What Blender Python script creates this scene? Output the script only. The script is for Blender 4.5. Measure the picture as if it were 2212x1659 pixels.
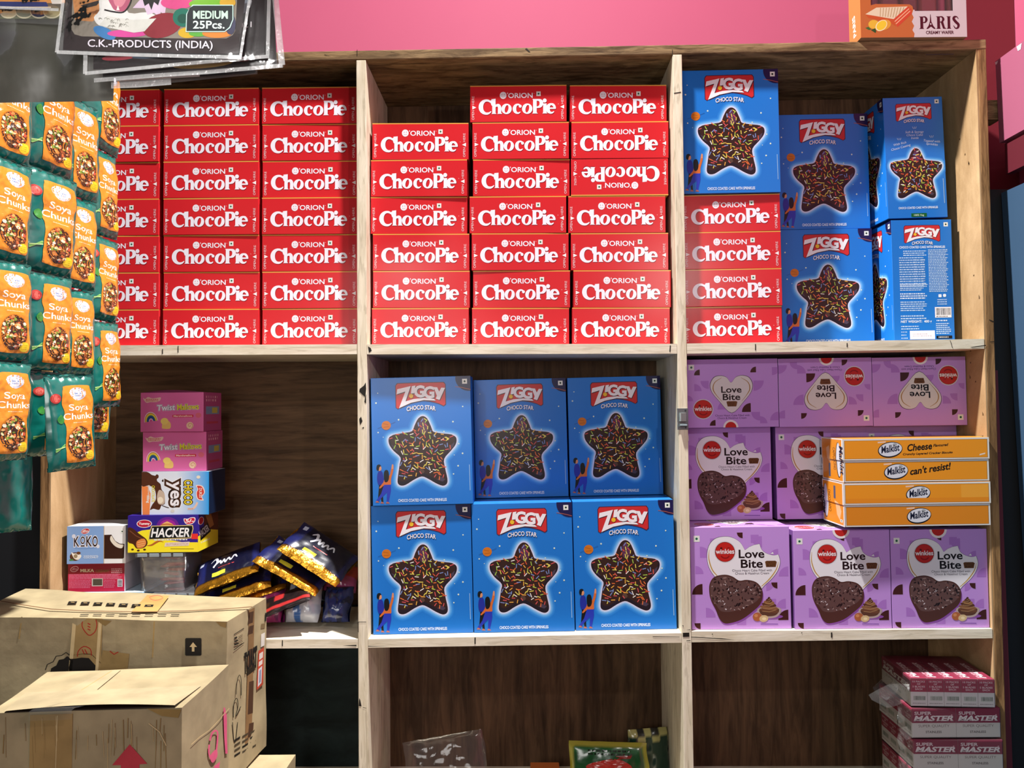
import bpy, bmesh, math, random
from mathutils import Vector, Matrix
from mathutils.geometry import tessellate_polygon
from mathutils import noise as mnoise

for _o in list(bpy.data.objects):
    bpy.data.objects.remove(_o)
random.seed(11)
SC = bpy.context.scene
COL = SC.collection

# ---------------------------------------------------------------- camera
F, D, CZ = 1600.0, 1.68, 1.35          # focal length in pixels, distance to the shelf front, eye height
ROT = (Matrix.Rotation(math.radians(1.0), 3, 'Z') @ Matrix.Rotation(math.radians(91.69), 3, 'X')
       @ Matrix.Rotation(math.radians(-0.55), 3, 'Z'))
CAM = Vector((0, -D, CZ))
cd = bpy.data.cameras.new('camera')
cd.sensor_width = 36
cd.sensor_fit = 'HORIZONTAL'
cd.lens = F / 2212 * 36
cd.clip_start = 0.02
cam = bpy.data.objects.new('camera', cd)
cam.location = CAM
cam.rotation_euler = ROT.to_euler()
COL.objects.link(cam)
SC.camera = cam

# ---------------------------------------------------------------- light and exposure
vs = SC.view_settings
vs.view_transform = 'Standard'
vs.look = 'None'
vs.gamma = 1
vs.use_curve_mapping = False
vs.exposure = 0.2
wd = bpy.data.worlds.new('world')
SC.world = wd
wd.use_nodes = True
wd.node_tree.nodes['Background'].inputs[0].default_value = (1.0, 0.95, 0.9, 1)
wd.node_tree.nodes['Background'].inputs[1].default_value = 0.02


def lamp(name, kind, loc, power, col=(1, 1, 1), radius=0.03, size=None, target=None):
    ld = bpy.data.lights.new(name, kind)
    ld.energy = power
    ld.color = col
    if kind == 'AREA':
        ld.shape = 'RECTANGLE'
        ld.size, ld.size_y = size
    else:
        ld.shadow_soft_size = radius
    o = bpy.data.objects.new(name, ld)
    o.location = loc
    if target is not None:
        o.rotation_euler = (Vector(target) - Vector(loc)).to_track_quat('-Z', 'Y').to_euler()
    COL.objects.link(o)
    return o


over = lamp('bulb_over_the_shelves', 'POINT', (0.0, -0.30, CZ + 1.55), 100, (1.0, 0.97, 0.93), 0.035)
over.data.use_nodes = True
_nt = over.data.node_tree
_fo = _nt.nodes.new('ShaderNodeLightFalloff')
_fo.inputs['Strength'].default_value = 1.0
_nt.links.new(_fo.outputs['Constant'], _nt.nodes['Emission'].inputs['Strength'])
lamp('bulb_behind_the_counter', 'POINT', (0.63, -1.33, CZ + 0.52), 12.0, (1.0, 0.96, 0.9), 0.02)
lamp('added_bag_spot', 'SPOT', (-.46, -1.05, CZ + .58), 6.5, (1.0, 0.98, 0.95), 0.03, target=(-.58, -.64, CZ + .40)).data.spot_size = math.radians(72)  # added spot that brightens the hanging bags, not a known lamp
lamp('added_front_fill', 'AREA', (-.6, -2.2, CZ + .1), 11, (1.0, 0.97, 0.93), size=(1.0, 0.4), target=(-.6, -.3, CZ - .45))  # added low fill light aimed at the carton fronts


# ---------------------------------------------------------------- pixel to place
def at(px, py, y=0.0):
    d = ROT @ Vector(((px - 1106) / F, -(py - 829.5) / F, -1))
    return CAM + d * ((y + D) / d.y)


def at_z(px, py, z):
    d = ROT @ Vector(((px - 1106) / F, -(py - 829.5) / F, -1))
    return CAM + d * ((z - CZ) / d.z)


# ---------------------------------------------------------------- colour and materials
def lin(c):
    return c / 12.92 if c <= 0.04045 else ((c + 0.055) / 1.055) ** 2.4


def C(h, k=0.86):
    if isinstance(h, str):
        h = h.lstrip('#')
        h = [int(h[i:i + 2], 16) for i in (0, 2, 4)]
    return tuple(lin(v / 255.0) * k for v in h[:3])


def nodes(name):
    m = bpy.data.materials.new(name)
    m.use_nodes = True
    nt = m.node_tree
    b = nt.nodes['Principled BSDF']
    return m, nt, b


def attr_mat(name, rough=0.4, spec=0.5, metal=0.0, coat=0.0, speck=0.0, bump=0.0, bscale=60, alpha=1.0):
    """printed surface: base colour from the print's colour attribute"""
    m, nt, b = nodes(name)
    a = nt.nodes.new('ShaderNodeAttribute')
    a.attribute_name = 'Col'
    src = a.outputs['Color']
    if speck or bump:
        tc = nt.nodes.new('ShaderNodeTexCoord')
        n = nt.nodes.new('ShaderNodeTexNoise')
        n.inputs['Scale'].default_value = bscale
        n.inputs['Detail'].default_value = 5
        nt.links.new(tc.outputs['Object'], n.inputs['Vector'])
        if speck:
            mx = nt.nodes.new('ShaderNodeMix')
            mx.data_type = 'RGBA'
            mx.blend_type = 'MULTIPLY'
            mx.inputs[0].default_value = speck
            r = nt.nodes.new('ShaderNodeValToRGB')
            r.color_ramp.elements[0].color = (0.35, 0.35, 0.35, 1)
            r.color_ramp.elements[0].position = 0.3
            r.color_ramp.elements[1].color = (1.15, 1.15, 1.15, 1)
            r.color_ramp.elements[1].position = 0.65
            nt.links.new(n.outputs['Fac'], r.inputs[0])
            nt.links.new(src, mx.inputs[6])
            nt.links.new(r.outputs[0], mx.inputs[7])
            src = mx.outputs[2]
        if bump:
            bp = nt.nodes.new('ShaderNodeBump')
            bp.inputs['Strength'].default_value = bump
            bp.inputs['Distance'].default_value = 0.004
            nt.links.new(n.outputs['Fac'], bp.inputs['Height'])
            nt.links.new(bp.outputs[0], b.inputs['Normal'])
    nt.links.new(src, b.inputs['Base Color'])
    b.inputs['Roughness'].default_value = rough
    b.inputs['Specular IOR Level'].default_value = spec
    b.inputs['Metallic'].default_value = metal
    b.inputs['Coat Weight'].default_value = coat
    b.inputs['Coat Roughness'].default_value = 0.12
    return m


def wood(name, dark, light, stretch=(1, 1, 1), scale=6, rough=0.7, bump=0.25, lo=0.35, hi=0.65, flecks=0.0, fscale=120):
    m, nt, b = nodes(name)
    tc = nt.nodes.new('ShaderNodeTexCoord')
    mp = nt.nodes.new('ShaderNodeMapping')
    mp.inputs['Scale'].default_value = stretch
    n = nt.nodes.new('ShaderNodeTexNoise')
    n.inputs['Scale'].default_value = scale
    n.inputs['Detail'].default_value = 9
    n.inputs['Roughness'].default_value = 0.65
    n.inputs['Distortion'].default_value = 0.6
    r = nt.nodes.new('ShaderNodeValToRGB')
    r.color_ramp.elements[0].color = (*dark, 1)
    r.color_ramp.elements[0].position = lo
    r.color_ramp.elements[1].color = (*light, 1)
    r.color_ramp.elements[1].position = hi
    nt.links.new(tc.outputs['Object'], mp.inputs['Vector'])
    nt.links.new(mp.outputs[0], n.inputs['Vector'])
    nt.links.new(n.outputs['Fac'], r.inputs[0])
    src = r.outputs[0]
    if flecks:
        n2 = nt.nodes.new('ShaderNodeTexNoise')
        n2.inputs['Scale'].default_value = fscale
        n2.inputs['Detail'].default_value = 4
        n2.inputs['Distortion'].default_value = 1.5
        nt.links.new(mp.outputs[0], n2.inputs['Vector'])
        r2 = nt.nodes.new('ShaderNodeValToRGB')
        r2.color_ramp.elements[0].position = 0.36
        r2.color_ramp.elements[0].color = (0.25, 0.2, 0.12, 1)
        r2.color_ramp.elements[1].position = 0.46
        r2.color_ramp.elements[1].color = (1, 1, 1, 1)
        nt.links.new(n2.outputs['Fac'], r2.inputs[0])
        mx = nt.nodes.new('ShaderNodeMix')
        mx.data_type = 'RGBA'
        mx.blend_type = 'MULTIPLY'
        mx.inputs[0].default_value = flecks
        nt.links.new(src, mx.inputs[6])
        nt.links.new(r2.outputs[0], mx.inputs[7])
        src = mx.outputs[2]
    nt.links.new(src, b.inputs['Base Color'])
    bp = nt.nodes.new('ShaderNodeBump')
    bp.inputs['Strength'].default_value = bump
    bp.inputs['Distance'].default_value = 0.002
    nt.links.new(n.outputs['Fac'], bp.inputs['Height'])
    nt.links.new(bp.outputs[0], b.inputs['Normal'])
    b.inputs['Roughness'].default_value = rough
    b.inputs['Specular IOR Level'].default_value = 0.25
    return m


def paint(name, col, rough=0.5, var=0.06, spec=0.4):
    m, nt, b = nodes(name)
    tc = nt.nodes.new('ShaderNodeTexCoord')
    n = nt.nodes.new('ShaderNodeTexNoise')
    n.inputs['Scale'].default_value = 5
    n.inputs['Detail'].default_value = 6
    r = nt.nodes.new('ShaderNodeValToRGB')
    r.color_ramp.elements[0].color = tuple(c * (1 - var) for c in col) + (1,)
    r.color_ramp.elements[1].color = tuple(min(1, c * (1 + var)) for c in col) + (1,)
    nt.links.new(tc.outputs['Object'], n.inputs['Vector'])
    nt.links.new(n.outputs['Fac'], r.inputs[0])
    nt.links.new(r.outputs[0], b.inputs['Base Color'])
    b.inputs['Roughness'].default_value = rough
    b.inputs['Specular IOR Level'].default_value = spec
    return m


def film(name, tint=(1, 1, 1), clear=0.8, rough=0.08, haze=(0.8, 0.8, 0.8), hazy=0.12, bump=0.4, bscale=25, ior=1.45):
    """thin clear plastic: mostly see-through, a little milky, with a sharp sheen"""
    m, nt, b = nodes(name)
    out = nt.nodes['Material Output']
    tr = nt.nodes.new('ShaderNodeBsdfTransparent')
    tr.inputs[0].default_value = (*tint, 1)
    b.inputs['Base Color'].default_value = (*haze, 1)
    b.inputs['Roughness'].default_value = rough
    b.inputs['Specular IOR Level'].default_value = 0.8
    gl = nt.nodes.new('ShaderNodeBsdfGlossy')
    gl.inputs['Roughness'].default_value = rough
    fr = nt.nodes.new('ShaderNodeFresnel')
    fr.inputs['IOR'].default_value = ior
    m1 = nt.nodes.new('ShaderNodeMixShader')
    m1.inputs[0].default_value = hazy
    m2 = nt.nodes.new('ShaderNodeMixShader')
    nt.links.new(tr.outputs[0], m1.inputs[1])
    nt.links.new(b.outputs[0], m1.inputs[2])
    nt.links.new(fr.outputs[0], m2.inputs[0])
    nt.links.new(m1.outputs[0], m2.inputs[1])
    nt.links.new(gl.outputs[0], m2.inputs[2])
    nt.links.new(m2.outputs[0], out.inputs['Surface'])
    tc = nt.nodes.new('ShaderNodeTexCoord')
    n = nt.nodes.new('ShaderNodeTexNoise')
    n.inputs['Scale'].default_value = bscale
    n.inputs['Detail'].default_value = 3
    bp = nt.nodes.new('ShaderNodeBump')
    bp.inputs['Strength'].default_value = bump
    bp.inputs['Distance'].default_value = 0.01
    nt.links.new(tc.outputs['Object'], n.inputs['Vector'])
    nt.links.new(n.outputs['Fac'], bp.inputs['Height'])
    for s in (b, gl, fr):
        nt.links.new(bp.outputs[0], s.inputs['Normal'])
    return m


CARD = attr_mat('printed_card', rough=0.3, spec=0.35)
MATT = attr_mat('matt_print', rough=0.6, spec=0.3)
FOIL = attr_mat('printed_foil', rough=0.25, spec=0.6, coat=0.5, bump=0.12, bscale=30)
GOLD = attr_mat('gold_foil', rough=0.22, metal=0.85, bump=0.9, bscale=70)
KRAFT = attr_mat('kraft_board', rough=0.75, spec=0.2, speck=0.35, bump=0.25, bscale=18)
CLEAR = film('clear_plastic_film', hazy=0.035, bump=0.2)
SHRINK = film('shrink_wrap_film', hazy=0.03, bump=0.12, rough=0.12, ior=1.25)
SEALM = film('heat_sealed_edge', hazy=0.45, bump=0.5, bscale=90, haze=(0.85, 0.87, 0.87))
CLEARJ = film('clear_plastic_box', hazy=0.14, bump=0.15, haze=(0.75, 0.75, 0.8))
GREYBAG = film('grey_polythene', tint=(0.35, 0.35, 0.3), haze=(0.06, 0.058, 0.044), hazy=0.9, rough=0.4, bump=0.5, bscale=9)

PALE_H = wood('pale_wood_along', C('#d6caae'), C('#f4ecd8'), (6, 30, 60), 1.0, flecks=0.25, fscale=1.6, lo=0.3, hi=0.6)
PALE_V = wood('pale_wood_upright', C('#d4c8aa'), C('#f2e9d2'), (60, 30, 6), 1.0, flecks=0.3, fscale=1.6, lo=0.3, hi=0.6)
ROUGH_H = wood('rough_brown_wood_along', C('#5e482f'), C('#a88c64'), (8, 40, 60), 1.0, bump=0.8, flecks=0.5, fscale=1.5)
ROUGH_V = wood('rough_brown_wood_upright', C('#6b4e30'), C('#a98255'), (60, 40, 7), 1.0, bump=0.8, flecks=0.45, fscale=1.5)
PANEL = wood('plank_inner_face', C('#9c7c55'), C('#cfae84'), (30, 8, 3), 1.0, bump=0.1, flecks=0.2)
PLY_H = wood('brown_ply_grain_across', C('#46321f'), C('#71553c'), (4, 20, 45), 1.0, bump=0.1, flecks=0.35, fscale=1.2)
PLY_V = wood('brown_ply_grain_upright', C('#402d1d'), C('#6c5039'), (40, 20, 4), 1.0, bump=0.1, flecks=0.35, fscale=1.2)
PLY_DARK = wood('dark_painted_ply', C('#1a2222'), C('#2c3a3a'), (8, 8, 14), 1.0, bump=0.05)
PINK = paint('pink_wall_paint', C('#a94f6b'), 0.7, 0.04, 0.2)
PINKB = paint('pink_board_paint', C('#a25a74'), 0.35, 0.04)
MAROON = paint('maroon_paint_and_shade', C('#5c1c28'), 0.5)
BLACKP = paint('black_paint', C('#14161a'), 0.6)
BLUEP = paint('blue_grey_steel_paint', C('#3a5470'), 0.4, 0.12)
FLOORM = paint('dark_cement', C('#3a3632'), 0.8, 0.15)
METAL = attr_mat('galvanised_steel', rough=0.3, metal=0.9)


# ---------------------------------------------------------------- object helpers
def tag(o, label=None, cat=None, group=None, kind=None):
    if label:
        o['label'] = label
    if cat:
        o['category'] = cat
    if group:
        o['group'] = group
    if kind:
        o['kind'] = kind
    return o


def thing(name, label, cat, loc=(0, 0, 0), rot=(0, 0, 0), group=None):
    o = bpy.data.objects.new(name, None)
    o.empty_display_size = 0.05
    o.location = loc
    o.rotation_euler = rot
    COL.objects.link(o)
    return tag(o, label, cat, group)


def put(me, name, label=None, cat=None, loc=(0, 0, 0), rot=(0, 0, 0), group=None, scale=1, parent=None):
    o = bpy.data.objects.new(name, me)
    COL.objects.link(o)
    o.location = loc
    o.rotation_euler = rot
    o.scale = (scale, scale, scale) if not isinstance(scale, tuple) else scale
    o.parent = parent
    return tag(o, label, cat, group)


def copy_tree(o, parent=None):
    c = o.copy()
    COL.objects.link(c)
    if parent is not None:
        c.parent = parent
    for ch in list(o.children):
        copy_tree(ch, c)
    return c


class MB:
    """collects faces with per-corner colours and builds one mesh"""
    def __init__(s):
        s.v, s.f, s.c, s.m, s.sm = [], [], [], [], []

    def face(s, pts, col, mat=0, smooth=False):
        i = len(s.v)
        s.v += [tuple(p) for p in pts]
        s.f.append(tuple(range(i, i + len(pts))))
        s.c.append(col if isinstance(col, list) else [col] * len(pts))
        s.m.append(mat)
        s.sm.append(smooth)

    def grid(s, fn, nu, nv, col, mat=0, smooth=True, flip=False):
        """fn(u, v) -> point; col a colour or fn(u, v)"""
        b = len(s.v)
        for j in range(nv + 1):
            for i in range(nu + 1):
                s.v.append(tuple(fn(i / nu, j / nv)))
        for j in range(nv):
            for i in range(nu):
                a = b + j * (nu + 1) + i
                q = (a, a + 1, a + nu + 2, a + nu + 1)
                if flip:
                    q = q[::-1]
                s.f.append(q)
                if callable(col):
                    cc = [col((((k - b) % (nu + 1))) / nu, ((k - b) // (nu + 1)) / nv) for k in q]
                else:
                    cc = [col] * 4
                s.c.append(cc)
                s.m.append(mat(((i + .5) / nu), ((j + .5) / nv)) if callable(mat) else mat)
                s.sm.append(smooth)

    def bm(s, bm, colfn, mat=0, smooth=False):
        bm.normal_update()
        for f in bm.faces:
            s.face([v.co[:] for v in f.verts], colfn(f.normal, f.calc_center_median()), mat, smooth)

    def box(s, p0, p1, col, mat=0, bev=0.0, seg=2):
        """axis-aligned bevelled box; col = colour or dict by face key (+x -x +y -y +z -z)"""
        bm = bmesh.new()
        bmesh.ops.create_cube(bm, size=1)
        p0, p1 = Vector(p0), Vector(p1)
        for v in bm.verts:
            v.co = Vector([p0[k] + (v.co[k] + 0.5) * (p1[k] - p0[k]) for k in range(3)])
        if bev:
            bmesh.ops.bevel(bm, geom=bm.edges[:], offset=bev, segments=seg, affect='EDGES', profile=0.5)

        def cf(n, c):
            if not isinstance(col, dict):
                return col
            k = max(range(3), key=lambda a: abs(n[a]) + (0.01 if a == 1 else 0))
            key = ('+' if n[k] > 0 else '-') + 'xyz'[k]
            return col.get(key, col['*'])
        s.bm(bm, cf, mat)
        bm.free()

    def hexa(s, c, col, mat=0, n=1, jit=0.0, seed=0.0, shown=(0, 1, 2, 3, 4, 5)):
        """c: 8 corners c[ix + 2*iy + 4*iz]; each face an n x n grid, jit = noise displacement"""
        c = [Vector(p) for p in c]

        def tri(x, y, z):
            p = Vector((0, 0, 0))
            for i in range(8):
                w = (x if i & 1 else 1 - x) * (y if i & 2 else 1 - y) * (z if i & 4 else 1 - z)
                p += c[i] * w
            if jit:
                q = p * 9 + Vector((seed, seed, seed))
                p = p + Vector((mnoise.noise(q), mnoise.noise(q + Vector((7, 3, 1))), mnoise.noise(q + Vector((1, 9, 4))))) * jit
            return p
        fs = [(lambda u, v: tri(u, 0, v)), (lambda u, v: tri(1 - u, 1, v)), (lambda u, v: tri(0, 1 - u, v)),
              (lambda u, v: tri(1, u, v)), (lambda u, v: tri(u, v, 1)), (lambda u, v: tri(u, 1 - v, 0))]
        for k in shown:
            s.grid(fs[k], n, n, col[k] if isinstance(col, (list,)) else col, mat, smooth=False)
        return fs

    def tube(s, pts, r, col, n=8, mat=0, caps=True):
        pts = [Vector(p) for p in pts]
        rings = []
        for i, p in enumerate(pts):
            t = (pts[min(i + 1, len(pts) - 1)] - pts[max(i - 1, 0)]).normalized()
            a = t.orthogonal().normalized()
            b = t.cross(a)
            rr = r[i] if isinstance(r, (list, tuple)) else r
            rings.append([p + (a * math.cos(2 * math.pi * k / n) + b * math.sin(2 * math.pi * k / n)) * rr for k in range(n)])
        for i in range(len(rings) - 1):
            for k in range(n):
                s.face([rings[i][k], rings[i][(k + 1) % n], rings[i + 1][(k + 1) % n], rings[i + 1][k]], col, mat, True)
        if caps:
            s.face(rings[0][::-1], col, mat)
            s.face(rings[-1], col, mat)

    def art(s, a, mapper, mat=0, maxlen=None):
        """mapper(x, y, z): art coordinates (0..1 right, 0..1 down, lift in metres) -> point"""
        for pts, cols, z in a.p:
            q = [(x / a.w, y / a.h) for x, y in pts]
            if maxlen is None:
                s.face([mapper(x, y, z) for x, y in q], cols, mat)
            else:
                stack = [([q[0], q[i], q[i + 1]], [cols[0], cols[i], cols[i + 1]]) for i in range(1, len(q) - 1)]
                while stack:
                    t, tc = stack.pop()
                    L = [math.hypot((t[i][0] - t[(i + 1) % 3][0]) * a.mw, (t[i][1] - t[(i + 1) % 3][1]) * a.mh) for i in range(3)]
                    k = max(range(3), key=lambda i: L[i])
                    if L[k] > maxlen:
                        A, B, E = t[k], t[(k + 1) % 3], t[(k + 2) % 3]
                        ca, cb, ce = tc[k], tc[(k + 1) % 3], tc[(k + 2) % 3]
                        M = ((A[0] + B[0]) / 2, (A[1] + B[1]) / 2)
                        cm = tuple((u + v) / 2 for u, v in zip(ca, cb))
                        stack.append(([A, M, E], [ca, cm, ce]))
                        stack.append(([M, B, E], [cm, cb, ce]))
                    else:
                        s.face([mapper(x, y, z) for x, y in t], tc, mat)

    def frame(s, a, o, u, v, n, mat=0):
        """flat art: o = top-left corner, u = full-width vector, v = full-height vector downwards, n = outward normal"""
        o, u, v, n = Vector(o), Vector(u), Vector(v), Vector(n)
        s.art(a, lambda x, y, z: o + u * x + v * y + n * (2.5e-5 + z), mat)

    def mesh(s, name, mats, off=None):
        me = bpy.data.meshes.new(name)
        v = s.v if off is None else [(p[0] - off[0], p[1] - off[1], p[2] - off[2]) for p in s.v]
        me.from_pydata(v, [], s.f)
        for m in mats:
            me.materials.append(m)
        me.polygons.foreach_set('material_index', s.m)
        me.polygons.foreach_set('use_smooth', s.sm)
        ca = me.color_attributes.new('Col', 'FLOAT_COLOR', 'CORNER')
        flat = []
        for f in s.c:
            for c in f:
                flat += [c[0], c[1], c[2], 1.0]
        ca.data.foreach_set('color', flat)
        me.update()
        return me

    def build(s, name, mats, parent=None, label=None, cat=None, group=None, world=False, kind=None):
        """world=True: vertices are in world space, the object sits under (unrotated) parent"""
        off = parent.location if (world and parent is not None) else None
        o = put(s.mesh(name, mats, off), name, label, cat, group=group, parent=parent)
        if kind:
            o['kind'] = kind
        return o


# ---------------------------------------------------------------- print helper
_tc = {}


def text_tris(t, bold, shear, sp, res):
    k = (t, bold, shear, sp, res)
    if k not in _tc:
        cu = bpy.data.curves.new('t', 'FONT')
        cu.body, cu.size, cu.offset, cu.shear, cu.space_character, cu.resolution_u = t, 1, bold, shear, sp, res
        ob = bpy.data.objects.new('t', cu)
        me = bpy.data.meshes.new_from_object(ob)
        tr = [[(me.vertices[i].co.x, me.vertices[i].co.y) for i in p.vertices] for p in me.polygons]
        xs = [x for f in tr for x, y in f] or [0, 1]
        _tc[k] = (tr, min(xs), max(xs))
        bpy.data.objects.remove(ob)
        bpy.data.curves.remove(cu)
        bpy.data.meshes.remove(me)
    return _tc[k]


def smooth(pts, n=6, closed=True):
    out = []
    N = len(pts)
    for i in range(N if closed else N - 1):
        if closed:
            p0, p1, p2, p3 = pts[i - 1], pts[i], pts[(i + 1) % N], pts[(i + 2) % N]
        else:
            p0, p1, p2, p3 = pts[max(i - 1, 0)], pts[i], pts[i + 1], pts[min(i + 2, N - 1)]
        for k in range(n):
            t = k / n
            out.append(tuple(0.5 * (2 * p1[a] + (p2[a] - p0[a]) * t + (2 * p0[a] - 5 * p1[a] + 4 * p2[a] - p3[a]) * t * t
                                    + (3 * p1[a] - p0[a] - 3 * p2[a] + p3[a]) * t ** 3) for a in range(len(p1))))
    if not closed:
        out.append(pts[-1])
    return out


def ell(cx, cy, rx, ry, n=28, rot=0, a0=0, a1=360):
    r = math.radians(rot)
    o = []
    for i in range(n if a1 - a0 == 360 else n + 1):
        t = math.radians(a0 + (a1 - a0) * i / n)
        x, y = rx * math.cos(t), -ry * math.sin(t)
        o.append((cx + x * math.cos(r) + y * math.sin(r), cy - x * math.sin(r) + y * math.cos(r)))
    return o


def inside(pt, poly):
    x, y = pt
    r = False
    for i in range(len(poly)):
        (x0, y0), (x1, y1) = poly[i - 1], poly[i]
        if (y0 > y) != (y1 > y) and x < (x1 - x0) * (y - y0) / (y1 - y0) + x0:
            r = not r
    return r


class Art:
    def __init__(s, w, h, mw=0.2, mh=0.2, x0=0, y0=0):
        s.w, s.h, s.mw, s.mh, s.x0, s.y0 = w, h, mw, mh, x0, y0
        s.p = []
        s.z = 0.0

    def _add(s, pts, cols, z):
        pts = [(x - s.x0, y - s.y0) for x, y in pts]
        if not isinstance(cols, list):
            cols = [cols] * len(pts)
        e = 1e-6
        if any(x < -e or x > s.w + e or y < -e or y > s.h + e for x, y in pts):
            c = cols[0]
            for ax, lim, sg in ((0, 0, 1), (0, s.w, -1), (1, 0, 1), (1, s.h, -1)):
                out = []
                for i in range(len(pts)):
                    a, b = pts[i - 1], pts[i]
                    ia, ib = sg * (a[ax] - lim) >= 0, sg * (b[ax] - lim) >= 0
                    if ia != ib:
                        t = (lim - a[ax]) / (b[ax] - a[ax])
                        out.append((a[0] + (b[0] - a[0]) * t, a[1] + (b[1] - a[1]) * t))
                    if ib:
                        out.append(b)
                pts = out
                if len(pts) < 3:
                    return
            cols = [c] * len(pts)
        # wind so that the face looks outwards (y runs down)
        A = sum(pts[i - 1][0] * pts[i][1] - pts[i][0] * pts[i - 1][1] for i in range(len(pts)))
        if A > 0:
            pts, cols = pts[::-1], cols[::-1]
        s.p.append((pts, cols, z))

    def up(s, k=1):
        s.z += 6e-6 * k

    def poly(s, pts, col, holes=None, up=True):
        if up:
            s.up()
        loops = [list(pts)] + [list(h) for h in (holes or [])]
        flat = [p for l in loops for p in l]
        for t in tessellate_polygon([[Vector((x, y, 0)) for x, y in l] for l in loops]):
            s._add([flat[i] for i in t], [col[i] for i in t] if isinstance(col, list) else col, s.z)

    def conv(s, pts, col, up=True, dz=0.0):
        if up:
            s.up()
        s._add(list(pts), col, s.z + dz)

    def rect(s, x0, y0, x1, y1, col, up=True):
        s.conv([(x0, y0), (x1, y0), (x1, y1), (x0, y1)], col, up)

    def rrect(s, x0, y0, x1, y1, r, col, up=True):
        p = ell(x1 - r, y0 + r, r, r, 5, 0, 0, 90) + ell(x0 + r, y0 + r, r, r, 5, 0, 90, 180) + \
            ell(x0 + r, y1 - r, r, r, 5, 0, 180, 270) + ell(x1 - r, y1 - r, r, r, 5, 0, 270, 360)
        s.conv(p, col, up)

    def oval(s, cx, cy, rx, ry, col, n=28, rot=0, up=True):
        s.conv(ell(cx, cy, rx, ry, n, rot), col, up)

    def stroke(s, pts, w, col, closed=False, up=True):
        if up:
            s.up()
        N = len(pts)
        L, R = [], []
        for i in range(N):
            a = pts[i - 1] if (closed or i) else pts[0]
            b = pts[(i + 1) % N] if (closed or i < N - 1) else pts[-1]
            dx, dy = b[0] - a[0], b[1] - a[1]
            l = math.hypot(dx, dy) or 1
            ww = (w[i] if isinstance(w, (list, tuple)) else w) / 2
            L.append((pts[i][0] - dy / l * ww, pts[i][1] + dx / l * ww))
            R.append((pts[i][0] + dy / l * ww, pts[i][1] - dx / l * ww))
        for i in range(N if closed else N - 1):
            j = (i + 1) % N
            s._add([L[i], L[j], R[j], R[i]], col, s.z)

    def wstroke(s, ctrl, col, n=6, closed=False, dx=0, dy=0):
        """ctrl: (x, y, width)"""
        q = smooth(ctrl, n, closed)
        s.stroke([(a + dx, b + dy) for a, b, c in q], [max(c, 0.1) for a, b, c in q], col, closed)

    def text(s, t, x, y, h, col, w=None, anchor='l', rot=0.0, bold=0.0, shear=0.0, sp=1.0, res=3, warp=None, up=True, outline=None):
        """y = baseline, h = capital height, w = total width if it must fit"""
        if outline:
            for oc, ob in outline:
                s.text(t, x, y, h, oc, w, anchor, rot, bold + ob, shear, sp, res, warp)
        tr, x0, x1 = text_tris(t, bold, shear, sp, res)
        b0 = text_tris(t, 0.0, shear, sp, res)
        k = h / 0.69
        kx = (w / max(b0[2] - b0[1], 1e-6)) if w else k
        W = (b0[2] - b0[1]) * kx
        ox = {'l': 0, 'c': -W / 2, 'r': -W}[anchor]
        if up:
            s.up()
        c, sn = math.cos(math.radians(rot)), math.sin(math.radians(rot))
        for f in tr:
            q = []
            for px, py in f:
                u, v = ox + (px - b0[1]) * kx, -py * k
                if warp:
                    u, v = warp(u, v)
                q.append((x + u * c + v * sn, y - u * sn + v * c))
            s._add(q, col, s.z)

    def veg(s, cx, cy, r, dark=None):
        s.rect(cx - r, cy - r, cx + r, cy + r, C('#e8ece6'))
        s.oval(cx, cy, r * 0.42, r * 0.42, dark or C('#1d6a4a'), 12)

    def lines(s, x0, y0, x1, n, gap, th, col, rag=0.25):
        """rows of print too small to read: broken dashes"""
        s.up()
        for i in range(n):
            x = x0
            end = x1 - random.random() * rag * (x1 - x0)
            while x < end:
                l = (x1 - x0) * random.uniform(0.03, 0.12)
                e = min(x + l, end)
                s._add([(x, y0 + i * gap), (e, y0 + i * gap), (e, y0 + i * gap + th), (x, y0 + i * gap + th)], col, s.z)
                x = e + th * 0.5


def carton(name, W, H, Dp, cols, arts, mat=CARD, bev=0.0008):
    """closed box: origin at the middle of the front bottom edge, front face looks along -y"""
    m = MB()
    m.box((-W / 2, 0, 0), (W / 2, Dp, H), cols, 0, bev)
    if 'front' in arts:
        m.frame(arts['front'], (-W / 2, 0, H), (W, 0, 0), (0, 0, -H), (0, -1, 0))
    if 'left' in arts:
        m.frame(arts['left'], (-W / 2, Dp, H), (0, -Dp, 0), (0, 0, -H), (-1, 0, 0))
    if 'right' in arts:
        m.frame(arts['right'], (W / 2, 0, H), (0, Dp, 0), (0, 0, -H), (1, 0, 0))
    if 'top' in arts:
        m.frame(arts['top'], (-W / 2, Dp, H), (W, 0, 0), (0, -Dp, 0), (0, 0, 1))
    return m.mesh(name, [mat])

# ================================================================ printed artwork
WHITE = C('#f6f4ff')


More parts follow.
